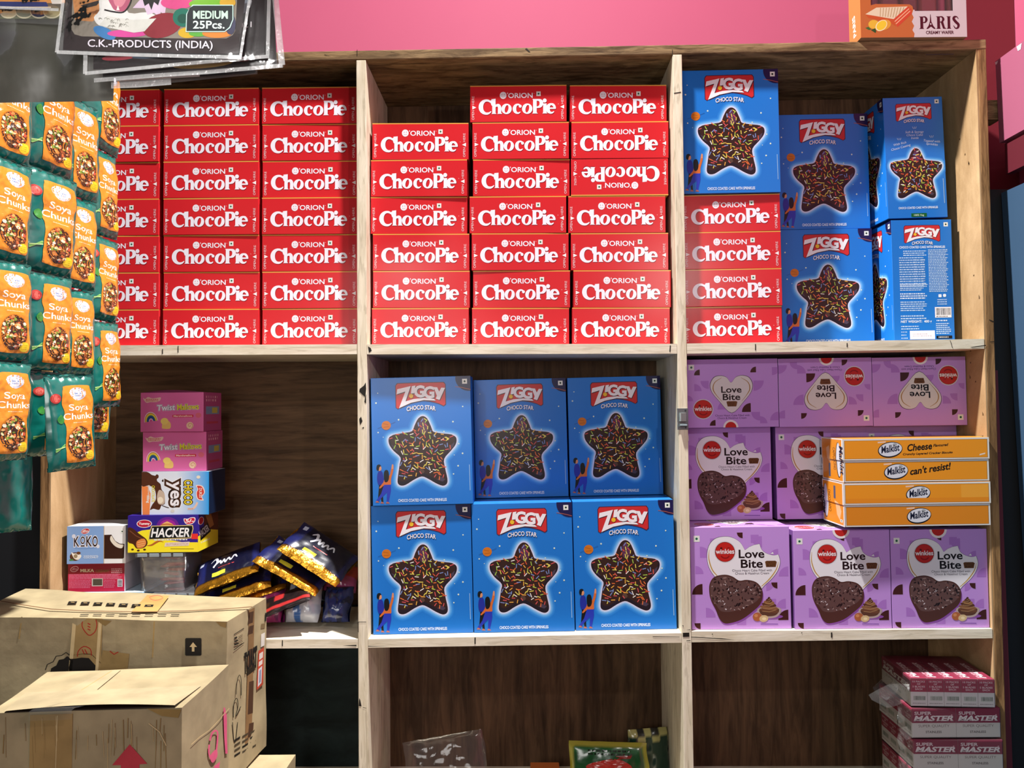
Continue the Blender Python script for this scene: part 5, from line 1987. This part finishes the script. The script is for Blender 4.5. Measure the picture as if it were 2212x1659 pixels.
c.poly([(557, 1446), (565, 1438), (563.5, 1475), (555.5, 1484)], C('#dcd8dc'))
c.poly([(559, 1449), (563, 1445), (562, 1472), (558, 1477)], C('#8c94b0'))
c.poly([(563, 1370), (571, 1366), (570, 1394), (562, 1398)], C('#dcd8d0'))
c.poly([(563, 1348), (572, 1346), (571, 1356), (562, 1358)], C('#7c6848'))
c.stroke([(573, 1324), (572, 1342)], 3, BKP)
a_wear = a
sheet(rear, 'brown_tape', [(a_tape, pix_map(fr, nf))], KRAFT, 'brown tape printed with red loops')
sheet(rear, 'ornament_print', [(a_orn, pix_map(fr, nf))], MATT, 'black cloud-shaped ornament')
sheet(rear, 'arrow_mark', [(a_arr, pix_map(fr, nf))], MATT, 'black square with an upward arrow')
sheet(rear, 'creases', [(a_wear, pix_map(fr, nf))], KRAFT)
sheet(rear, 'top_print', [(b, pix_map(fr, nt_))], KRAFT, 'row of black care symbols and tape')
sheet(rear, 'side_print', [(c, pix_map(fr, nr))], KRAFT, 'black lettering, tape and red label')

zfr = CZ - .500
gbl, gbr = at_z(105, 1452, zfr), at_z(495, 1436, zfr)
gfr, gfl = at_z(394, 1528, zfr), at_z(-28, 1541, zfr)
front = kraft_box('carton', 'front brown carton with a pink arrow, open flap and clear tape', gfl, gfr, gbl, gbr, zt3 + .0065, .0025, 9.0, 'stacked brown cartons')
nf = Vector((gfr.y - gfl.y, -(gfr.x - gfl.x), 0)).normalized()
nr = Vector((gbr.y - gfr.y, -(gbr.x - gfr.x), 0)).normalized()
a = pixart()
a.poly([(66, 1544), (158, 1541), (156, 1659), (64, 1659)], C('#a88c5a'))
rn = random.Random(3)
for k in range(40):
    x = rn.uniform(4, 395)
    y = rn.uniform(1545, 1600)
    a.stroke([(x, y), (x + rn.uniform(-3, 3), y + rn.uniform(20, 90))], rn.uniform(.6, 1.6), C('#9a7f50') if rn.random() < .7 else C('#d0b684'))
a.stroke([(125, 1545), (121, 1659)], 1.6, K3)
a.poly([(318, 1530), (392, 1532), (386, 1550), (350, 1546)], C('#a0854f'))
a.stroke([(322, 1562), (345, 1580), (360, 1610)], 2, K3)
b = pixart()
b.poly([(222, 1452), (262, 1448), (160, 1532), (66, 1534)], C('#b0a180'))
b.stroke([(242, 1450), (112, 1533)], 1.2, K2)
c = pixart()
c.wstroke([(483, 1528, 2), (485, 1548, 7), (486, 1590, 6), (488, 1628, 5)], C('#e8648c'))
c.stroke(smooth([(452, 1600), (458, 1582), (468, 1580), (468, 1604), (464, 1630), (456, 1640), (450, 1626)], 3), 3.5, C('#e8648c'))
c.poly(smooth([(452, 1634), (466, 1618), (468, 1634), (458, 1648)], 3), C('#e8648c'))
c.poly([(460, 1656), (474, 1645), (472, 1659), (464, 1665)], C('#e8648c'))
c.stroke([(412, 1608), (430, 1592), (450, 1578), (462, 1566), (474, 1553), (480, 1545), (494, 1530)], 1.6, K3)
sheet(front, 'worn_front', [(a, pix_map(gfr, nf))], KRAFT, 'brown tape and scuffs')
a = pixart()
a.up(60)
a.poly([(281, 1607), (319, 1649), (302, 1650), (302, 1665), (262, 1665), (262, 1652), (243, 1652)], C('#c8424e'))
sheet(front, 'arrow_mark', [(a, pix_map(gfr, nf))], KRAFT, 'pink printed arrow')
sheet(front, 'top_print', [(b, pix_map(gfr, (0, 0, 1)))], KRAFT)
sheet(front, 'side_print', [(c, pix_map(gfr, nr))], KRAFT, 'pink brush marks')
# raised flap along the front with a dark slit under it, and the clear tape over it
m = MB()
e0, e1 = gfl + Vector((.03, -.002, .001)), gfr + Vector((-.012, -.002, .001))
m.grid(lambda u, v: e0.lerp(e1, u) + (gbl.lerp(gbr, u) - e0.lerp(e1, u)) * (v * .45) + Vector((0, 0, .0075 * (1 - v) * math.sin(math.pi * (.08 + .84 * u)) + .0015)), 18, 4, C('#b0a180'))
m.build('flap', [KRAFT], parent=front, world=True, label='lifted top flap')
m = MB()
m.hexa([e0 + Vector((0, .001, 0)), e1 + Vector((0, .001, 0)), e0 + Vector((0, .03, 0)), e1 + Vector((0, .03, 0)),
        e0 + Vector((0, .001, .0015)), e1 + Vector((0, .001, .0015)), e0 + Vector((0, .03, .0015)), e1 + Vector((0, .03, .0015))], C('#2a2018'))
m.build('slit', [MATT], parent=front, world=True, label='dark slit under the lifted flap')
t0_, t1_ = at_z(66, 1532, zfr + .0095), at_z(158, 1529, zfr + .0095)
m = MB()
m.grid(lambda u, v: t0_.lerp(t1_, u) + (Vector((0, .0, -.05)) * max(0, .35 - v) + Vector((.062, .07, -.004)) * max(0, v - .35) + Vector((0, -.004, 0))), 6, 10, wc)
m.build('clear_tape', [CLEAR], parent=front, world=True)

# ================================================================ things hanging at the upper left
def rail(name, y, z, x0, x1, label):
    m = MB()
    m.tube([(x0, y, z), (x1, y, z)], .006, C('#8c9094'), 10)
    m.tube([(x0, y, z), (x0, y, 2.99)], .003, C('#8c9094'), 8)
    m.tube([(x1, y, z), (x1, y, 2.99)], .003, C('#8c9094'), 8)
    return m.build(name, [METAL], label=label, cat='rail')


def pmap(Y, amp=.004, fr=.012, seed=0.0):
    def f(px, py):
        return at(px, py, Y + amp * mnoise.noise(Vector((px * fr, py * fr, seed))))
    return f


def flat_bag(name, label, corners, Y, body_mat, prints, group=None, th=.006, cat='bag', amp=.004, seed=1.0, art=None, artmap=None, colour=wc, art_mat=CARD):
    """hanging bag: two films from px corners tl tr br bl, with what is printed on the front one"""
    tl, tr, br_, bl_ = [Vector(p) for p in corners]
    f = pmap(Y, amp, .012, seed)

    def bil(u, v):
        return (tl * (1 - u) + tr * u) * (1 - v) + (bl_ * (1 - u) + br_ * u) * v
    c0 = f(*bil(.5, 0))
    t = thing(name, label, cat, c0, group=group)
    m = MB()

    def side(k):
        def g_(u, v):
            q = bil(u, v)
            e = 1 - max(abs(2 * u - 1), abs(2 * v - 1)) ** 4
            return f(q[0], q[1]) + Vector((0, k * th / 2 * e, 0))
        return g_
    m.grid(side(-1), 24, 10, colour)
    m.grid(side(1), 24, 10, colour, flip=True)
    m.build('bag_film', [body_mat], parent=t, world=True)
    if art is not None:
        m = MB()
        m.art(art, lambda x, y, z: f(*artmap(x, y)) + Vector((0, .0005 - z * 6, 0)), 0, .006)
        m.build('printed_sheet', [art_mat], parent=t, world=True)
    for nm, pts, w, col in prints:
        m = MB()
        q = [f(*p) + Vector((0, -th / 2 - .0006, 0)) for p in pts]
        for i in range(len(q) - 1):
            d_ = (q[i + 1] - q[i]).normalized().cross(Vector((0, 1, 0))) * w / 2
            m.face([q[i] - d_, q[i + 1] - d_, q[i + 1] + d_, q[i] + d_], col)
        m.build(nm, [SEALM], parent=t, world=True)
    return t


zk_ = 640 / 2212
SEAL = C('#d8dcdc')
ab = art_balloon()
bag1 = flat_bag('balloon_bag', 'frontmost hanging balloon bag, dark brown print with a tiger and a size plate', [(150, -50), (548, -50), (521, 128), (124, 117)], -.66, CLEAR,
                [('seal_edge', [(140, 2), (126, 116)], .005, wc), ('seal_edge', [(126, 115), (260, 120), (400, 124), (520, 126)], .005, wc), ('seal_edge', [(541, 0), (521, 127)], .004, wc)],
                'hanging balloon bags', art=ab, artmap=lambda x, y: ((440 + x * 1400) * zk_, (-20 + y * 420) * zk_), seed=1.0)


def dark_art(seed, x0, y0, x1, y1, spots):
    a = Art(x1 - x0, y1 - y0, x0=x0, y0=y0, mw=.25, mh=.1)
    a.rect(x0, y0, x1, y1, C('#221a1c'))
    for x, y, rx, ry, cc in spots:
        a.oval(x, y, rx, ry, C(cc), 16)
    return a


def pm(x0, y0, x1, y1, sk=0.0, rise=0.0):
    return lambda x, y: (x0 + (x1 - x0) * x + sk * y, y0 + (y1 - y0) * y + rise * x)


a2 = dark_art(1, 0, 0, 400, 160, [(330, 40, 40, 30, '#b8bcc0'), (335, 45, 30, 24, '#8894a4'), (60, 138, 40, 7, '#a03844'), (250, 142, 36, 8, '#2c4c84'), (140, 140, 50, 6, '#3c4a5c')])
a2.text('Mkt. by', 300, 92, 10, C('#e0dce0'), w=60)
a2.text('021', 340, 96, 12, C('#ece8ec'), w=30)
flat_bag('balloon_bag', 'second hanging balloon bag with rounded window, just behind the frontmost', [(190, -50), (588, -50), (583, 126), (186, 163)], -.645, CLEAR,
         [('seal_edge', [(188, 112), (187, 162)], .006, wc), ('seal_edge', [(187, 161), (300, 150), (400, 140), (583, 124)], .005, wc), ('seal_edge', [(583, -5), (580, 122)], .005, wc)], 'hanging balloon bags',
         art=a2, artmap=pm(203, -10, 572, 150, -2, -30), seed=2.0)
a3 = dark_art(2, 0, 0, 400, 160, [(120, 142, 60, 6, '#8c6c3c'), (230, 146, 70, 8, '#a88850'), (320, 140, 30, 7, '#7c2c34')])
flat_bag('balloon_bag', 'third hanging balloon bag, its perforated right seal the rightmost', [(214, -50), (600, -50), (613, 145), (205, 177)], -.63, CLEAR,
         [('seal_edge', [(596, -5), (611, 143)], .009, wc), ('seal_edge', [(206, 176), (330, 166), (450, 158), (612, 144)], .006, wc)], 'hanging balloon bags',
         art=a3, artmap=pm(214, -10, 590, 170, 8, -28), seed=3.0)
a4 = dark_art(3, 0, 0, 200, 60, [(60, 52, 40, 5, '#2c3c50')])
a4.rect(0, 46, 120, 60, C('#d8ccc8'))
flat_bag('balloon_bag', 'lowest hanging balloon bag with a torn pale bottom seal', [(238, 60), (560, 60), (556, 160), (243, 192)], -.615, CLEAR,
         [('seal_edge', [(243, 186), (300, 184), (372, 178)], .010, wc)], 'hanging balloon bags', art=a4, artmap=pm(250, 60, 552, 176, 0, -18), seed=4.0)

a5 = Art(260, 60, x0=-120, y0=-30, mw=.2, mh=.05)
a5.rect(-120, -30, 140, 6, C('#d89048'))
a5.poly([(-120, 2), (100, 4), (106, 20), (-120, 16)], C('#243070'))
a5.poly([(100, -30), (140, -30), (132, 8), (112, 8)], C('#e0d8d0'))
a5.rect(-120, 14, 110, 17, C('#c8b8a0'))
flat_bag('snack_bag', 'orange and navy bag cut off by the top left corner', [(-120, -40), (140, -40), (131, 25), (-120, 14)], -.645, CLEAR, [('seal_edge', [(-20, 18), (130, 24)], .004, wc)], art=a5,
         artmap=lambda x, y: (-120 + x * 260, -30 + y * 60), seed=5.0)
a6 = Art(260, 60, x0=-120, y0=-10, mw=.2, mh=.05)
a6.rect(-120, -10, 134, 42, C('#6c7058'))
for x, cc in ((-20, '#a8704c'), (18, '#c8b890'), (52, '#8c9078'), (84, '#2c3048'), (112, '#a09870')):
    a6.oval(x, 28, 19, 14, C('#d8d0b0'), 18)
    a6.oval(x, 26, 18, 13, C(cc), 18)
flat_bag('trinket_bag', 'clear bag with a row of round pieces behind the orange bag', [(-120, -40), (136, -40), (133, 54), (-120, 42)], -.625, CLEAR, [], art=a6, artmap=lambda x, y: (-120 + x * 260, -12 + y * 60), seed=6.0)
flat_bag('polythene_bag', 'dull grey polythene bag hanging above the soya pouches', [(-110, -40), (252, -40), (245, 218), (-110, 224)], -.602, GREYBAG, [], amp=.01, th=.01, seed=7.0)

PW, PH, PT = .095, .185, .027
TEAL, TEAL2 = C('#0a6c62'), C('#08564e')


def pouch_fn(sg, seed=0.0):
    def f(u, v):                                   # v: 0 top .. 1 bottom
        a_, b_ = abs(2 * u - 1), abs(2 * v - 1)
        t = PT / 2 * max(0, 1 - a_ ** 3) ** .6 * max(0, 1 - b_ ** 6) ** .7 * (.85 + .35 * v)
        pinch = 1 - .05 * b_ ** 2
        q = Vector((u * 5, v * 6, sg + seed))
        w_ = mnoise.noise(q) * .003 + mnoise.noise(q * 3) * .0008
        if b_ > .86:
            w_ += .002 * math.sin(u * 40) * (b_ - .86) / .14
        return Vector(((u - .5) * PW * pinch, -sg * t - w_, PH * (.5 - v)))
    return f


sa = art_soya()
pouches = []
for sd in (0.0, 4.0):
    b = MB()
    fr_, bk_ = pouch_fn(1, sd), pouch_fn(-1, sd)
    tcol = lambda u, v: TEAL if v < .8 else TEAL2
    b.grid(fr_, 24, 44, TEAL, flip=True)
    b.grid(bk_, 20, 40, TEAL)
    b.art(sa, lambda x, y, z: fr_(x, y) + Vector((0, -.0006 - z * 3, 0)), 0, .004)
    body = b.mesh('pouch_body', [FOIL])
    seals = []
    for v0, v1 in ((-.012, .045), (.955, 1.0)):
        b = MB()
        fs_ = lambda u, v: Vector(((u - .5) * PW * .97, -.0012 - .0012 * math.sin(u * 30 + sd) - .0007 * math.sin(v * 25), PH * (.5 - (v0 + (v1 - v0) * v))))
        b.grid(fs_, 24, 6, TEAL2, flip=True)
        b.grid(lambda u, v: fs_(u, v) + Vector((0, .002, 0)), 24, 6, TEAL2)
        seals.append(b.mesh('crimped_seal', [FOIL]))
    pouches.append((body, seals))


def pouch(label, cx, top, bot, Y, phi=58, tx=0, ty=0, k=0, ws=1.0):
    P = at(cx, (top + bot) / 2, Y)
    A, B = at(cx, top, Y), at(cx, bot, Y)
    s = (A.z - B.z) / PH
    t = thing('soya_pouch', label, 'pouch', P, (math.radians(tx), math.radians(ty), math.radians(phi)), 'teal and orange soya pouches')
    t.scale = (s * ws, s * ws, s)
    body, seals = pouches[k]
    put(body, 'pouch_body', parent=t)
    for sm_ in seals:
        put(sm_, 'crimped_seal', parent=t)
    return t


names4 = ['topmost', 'second', 'third', 'fourth']
for i, (tp_, bt) in enumerate(((126, 340), (346, 560), (566, 778), (784, 996))):
    pouch(f'{names4[i]} soya pouch down the strip at the left edge of the photo', 6, tp_, bt, -.545, 76 + 4 * (i % 2), 2, (0, 1, -1, 1)[i], i % 2, 1.25)
pouch('plain back of a teal soya pouch hanging lowest at the left edge', 16, 968, 1150, -.28, 225, 0, 0, 0, 1.0)
for i, (cx, tp_, bt, ty) in enumerate(((102, 154, 370, -1), (103, 376, 590, 1), (101, 596, 800, -1), (106, 806, 985, 2))):
    pouch(f'{names4[i]} soya pouch down the second strip from the left', cx, tp_, bt, -.42 if i < 3 else -.40, (82, 78, 82, 78)[i], 3, ty, (i + 1) % 2, 1.3)
for i, (cx, tp_, bt, ty) in enumerate(((164, 218, 424, 0), (162, 430, 622, 1), (160, 628, 808, 0), (152, 814, 1014, -3))):
    pouch(f'{names4[i]} soya pouch down the third strip, behind the second', cx, tp_, bt, -.328 if i < 3 else -.43, (76, 76, 74, 70)[i], 0, ty, i % 2, 1.12)
for i, (cx, tp_, bt, ty) in enumerate(((217, 130, 322, 1), (216, 328, 508, -2), (217, 514, 692, 2), (221, 698, 880, -2))):
    pouch(f'{names4[i]} soya pouch down the rightmost strip, beside the red cartons', cx, tp_, bt, -.222, (86, 88, 86, 88)[i], 0, ty, i % 2, 1.25)
pouch('shaded soya pouch behind the end of the rightmost strip', 197, 758, 948, -.17, 70, 0, 3, 0, 1.0)
_o = [o for o in COL.objects if o.name.startswith('soya_pouch')][-1]
m = MB()
_iv = _o.matrix_basis.inverted()
m.tube([_iv @ (Vector(_o.location) + Vector((0, 0, .088))), _iv @ Vector((_o.location.x + .01, -.35, CZ + .80))], .0012, C('#c8c0b0'), 6)
m.build('hanging_cord', [MATT], parent=_o)
rl = rail('hanging_rail', -.63, CZ + .68, -1.3, -.25, 'steel rail above the balloon bags')
rl2 = rail('hanging_rail', -.35, CZ + .80, -1.3, -.55, 'steel rail above the soya pouches')

# ================================================================ wafer box on top of the shelves
wy = -.013
A, B = at(1859, 93, wy), at(2091, 93, wy)
W_ = B.x - A.x
H_, D_ = .121, .056
t = thing('wafer_box', 'orange and white wafer box with a window on top of the shelving', 'wafer box', ((A.x + B.x) / 2, wy, ZT1 + .0005), (0, 0, math.radians(1.2)))
m = MB()
og = C('#c87c40')
for q, cc in (([(-W_ / 2, D_, 0), (W_ / 2, D_, 0), (W_ / 2, D_, H_), (-W_ / 2, D_, H_)], C('#d8d0d0')), ([(-W_ / 2, 0, 0), (-W_ / 2, D_, 0), (-W_ / 2, D_, H_), (-W_ / 2, 0, H_)], og),
              ([(W_ / 2, 0, 0), (W_ / 2, D_, 0), (W_ / 2, D_, H_), (W_ / 2, 0, H_)], C('#e0dadc')), ([(-W_ / 2, 0, 0), (W_ / 2, 0, 0), (W_ / 2, D_, 0), (-W_ / 2, D_, 0)], C('#a08060')),
              ([(-W_ / 2, 0, H_), (W_ / 2, 0, H_), (W_ / 2, D_, H_), (-W_ / 2, D_, H_)], og)):
    m.face(q, cc)
pa = art_paris()
m.frame(pa, (-W_ / 2, 0, H_), (W_, 0, 0), (0, 0, -H_), (0, -1, 0))
sd_ = Art(100, 220)
sd_.text('PARIS', 60, 190, 22, C('#f4dcd8'), w=90, rot=96, bold=.03)
m.frame(sd_, (-W_ / 2, D_, H_), (0, -D_, 0), (0, 0, -H_), (-1, 0, 0))
m.build('carton_body', [CARD], parent=t)
m = MB()
zx = lambda x: -W_ / 2 + (x - 305) / 1750 * W_
zz2 = lambda y: H_ - (y + 180) / 880 * H_
m.face([(zx(470), .0012, zz2(270)), (zx(1840), .0012, zz2(270)), (zx(1840), .0012, zz2(-178)), (zx(470), .0012, zz2(-178))], wc)
m.build('window_film', [CLEAR], parent=t)
for i, (x0, x1, cc) in enumerate(((478, 640, '#7c3038'), (662, 975, '#8c4838'), (1000, 1285, '#84402c'), (1308, 1605, '#a44438'), (1628, 1740, '#c0546c'), (1768, 1850, '#8c5040'))):
    m = MB()
    w = (zx(x1) - zx(x0))
    m.box((-w / 2, 0, 0), (w / 2, .034, .108), C(cc), 0, min(.006, w * .3), 3)
    o = m.build('wafer_pack', [FOIL], label='foil-wrapped wafer bar behind the window of the wafer box', cat='wafer bar', group='wafer bars in the window')
    o.location = t.matrix_basis @ Vector(((zx(x0) + zx(x1)) / 2, .006, .002))

# ================================================================ right edge of the photo
by = .03
p0, p1 = at(2150, 133, by), at(2159, 309, by)
m = MB()
x_, dx_ = p0.x, p1.x - p0.x
m.hexa([(x_ + dx_, -.75, p1.z), (x_ + dx_ + .02, -.75, p1.z), (x_ + dx_, by, p1.z), (x_ + dx_ + .02, by, p1.z),
        (x_, -.75, p0.z), (x_ + .02, -.75, p0.z), (x_, by, p0.z), (x_ + .02, by, p0.z)], wc)
o = m.build('pink_board', [PINKB], label='pink painted board with nail holes at the upper right edge', cat='board')
pm_ = pix_map((x_, 0, p0.z), (-1, 0, -.06))
a = pixart()
for pts in ([(2189, 200), (2194, 194), (2195, 205), (2197, 213), (2192, 216), (2191, 207)], [(2196, 193), (2200, 191), (2201, 198), (2197, 201)],
            [(2200, 250), (2204, 246), (2204, 256), (2200, 259)], [(2192, 258), (2196, 256), (2195, 264), (2190, 266)]):
    a.poly(pts, C('#3a2430'))
for pts in ([(2190, 217), (2195, 216), (2194, 228), (2191, 226)], [(2188, 268), (2193, 266), (2192, 274)], [(2150, 135), (2157, 131), (2155, 138), (2152, 140)], [(2197, 101), (2208, 93), (2206, 106), (2200, 110)]):
    a.poly(pts, C('#f4d8e4'))
m = MB(); m.art(a, pm_)
m.build('nail_holes', [MATT], parent=o, label='dark nail holes and chipped paint')
m = MB()
q0, q1 = at(2141, 378, .06), at(2141, 322, .06)
m.box((XR1 + .004, -.75, q0.z), (x_ + .06, .02, p1.z - .002), wc) if False else m.box((x_ + .012, -.75, q0.z - .01), (x_ + .03, .024, p1.z - .004), wc)
m.build('shaded_wall_bar', [MAROON], label='dark maroon bar coloured as the shaded wall under the pink board', cat='rail')  # maroon stands in for the wall in shadow below the board
m = MB()
q0, q1 = at(2139, 257, .03), at(2160, 214, .03)
m.box((XR1 + .0012, .034, q0.z), (q1.x + .004, .075, q1.z), wc, 0, .001)
m.build('wood_block', [ROUGH_H], label='small brown wood block between shelving and pink board', cat='block')
cup = thing('steel_cupboard', 'dark cupboard with a blue-grey door right of the shelving', 'cupboard', (1.21, .1, 0))
zc_ = at(2150, 388, .03).z
m = MB(); m.box((XR1 + .006, .04, 0.001), (1.298, SD + .02, zc_ - .02), wc)
m.build('cupboard_body', [BLACKP], parent=cup, world=True)
m = MB()
u0, u1 = at(2165, 388, .03), at(2208, 1100, .03)
k_ = (u1.x - u0.x) / (u1.z - u0.z)
xb = u0.x + k_ * (0.05 - u0.z)
m.hexa([(xb, -.70, .05), (xb + .03, -.70, .05), (xb, .035, .05), (xb + .03, .035, .05), (u0.x, -.70, zc_ - .03), (u0.x + .03, -.70, zc_ - .03), (u0.x, .035, zc_ - .03), (u0.x + .03, .035, zc_ - .03)], wc)
m.build('door', [BLUEP], parent=cup, world=True, label='blue-grey door leaf swung open')
m = MB()
v0, v1 = at(2153, 800, .006), at(2186, 1659, .006)
zb_ = .001
m.hexa([(XR1 + .0015, .004, zb_), (v1.x + (v1.x - v0.x) * .6, .004, zb_), (XR1 + .0015, .03, zb_), (v1.x + (v1.x - v0.x) * .6, .03, zb_),
        (XR1 + .0015, .004, v0.z), (v0.x + .001, .004, v0.z), (XR1 + .0015, .03, v0.z), (v0.x + .001, .03, v0.z)], wc)
m.build('maroon_board', [MAROON], label='narrow maroon board leaning along the right side of the shelving', cat='board')
# black box added so the gap left of the shelving reads dark
m = MB(); m.box((-1.75, .02, .001), (XL0 - .006, SD + .02, CZ + .30), wc, 0, .003)
m.build('dark_filler_box', [BLACKP], label='black box added to darken the gap left of the shelving', cat='cupboard')

# ================================================================ bags on the lowest board
def up_pouch(name, label, cx, y, W, H, T, colfn, mat, seed, tilt=80, rz=0, text=None):
    P = at(cx, 1650, y)
    o = cushion(name, label, 'pouch', (P.x, y, ZF + H / 2 * math.sin(math.radians(tilt)) + .012), (W, H, T), (tilt, 0, rz), colfn, mat, None, seed, text, crinkle=.003)
    return o


ag = Art(190, 145, mw=.19, mh=.145)
ag.lines(45, 18, 150, 2, 8, 5, C('#0c2c10'), .1)
ag.poly(smooth([(40, 60), (80, 44), (120, 40), (150, 60), (120, 80), (70, 84)], 4), C('#b82c20'))
ag.poly([(112, 32), (150, 30), (146, 38), (116, 40)], C('#8c2418'))
GRN, YEL = C('#125024'), C('#a8a438')
up_pouch('spice_pouch', 'green pouch with a yellow border and red picture at the bottom edge', 1315, .10, .185, .124, .036,
         lambda u, v, s: YEL if (v > .93 or u < .05 or u > .95) else (GRN if v < .85 else C('#1c6430')), FOIL, 31, 78, -4, ag)
up_pouch('spice_pouch', 'dark green checked pouch leaning behind the green and yellow one', 1408, .165, .10, .128, .03,
         lambda u, v, s: ((C('#b8b070') if (int(u * 5) % 2 == 0) else C('#101418')) if v > .88 else (C('#b8b070') if (v > .76 and int(u * 5) % 2 == 1) else C('#14382c'))), FOIL, 33, 84, 10)
b = MB()
P = at(1178, 1672, .09)
b.box((-.035, 0, 0), (.035, .06, P.z - ZF - .0012), {'*': C('#d8642c'), '+z': C('#e08040')}, 0, .002)
o = b.build('snack_carton', [CARD], label='small orange carton whose top just shows at the bottom edge', cat='snack box')
o.location = (P.x, .09, ZF + .0006)
up_pouch('plastic_bag', 'empty clear plastic bag standing crumpled on the lowest board', 962, .09, .19, .132, .03, lambda u, v, s: wc, CLEAR, 35, 72, 6)
COL.objects[-1].rotation_euler = (math.radians(74), math.radians(-8), math.radians(4))
COL.objects[-1].location.z += .008
COL.objects[-1].location.y += .01

# ================================================================ nudge boxes clear of the uprights
bpy.context.view_layer.update()
for o in list(COL.objects):
    if o.parent is None and o.get('category') in ('snack box', 'cake box', 'cracker box', 'razor blades', 'bag', 'packet', 'pouch', 'biscuit pack') and not o.name.startswith(('soya', 'balloon', 'snack_bag', 'polythene', 'trinket')):
        ms = [o] if o.type == 'MESH' else list(o.children)
        xs = [(q.matrix_world @ v.co).x for q in ms for v in q.data.vertices if not q.name.startswith('shrink_film')]
        lo, hi = min(xs), max(xs)
        c_ = (lo + hi) / 2
        b0, b1 = (XL1 + .0045, XA0 - .0008) if c_ < (XA0 + XA1) / 2 else (XA1 + .0008, XB0 - .0008) if c_ < (XB0 + XB1) / 2 else (XB1 + .0008, XR0 - .0045)
        if lo < b0:
            o.location.x += b0 - lo
        elif hi > b1:
            o.location.x += b1 - hi
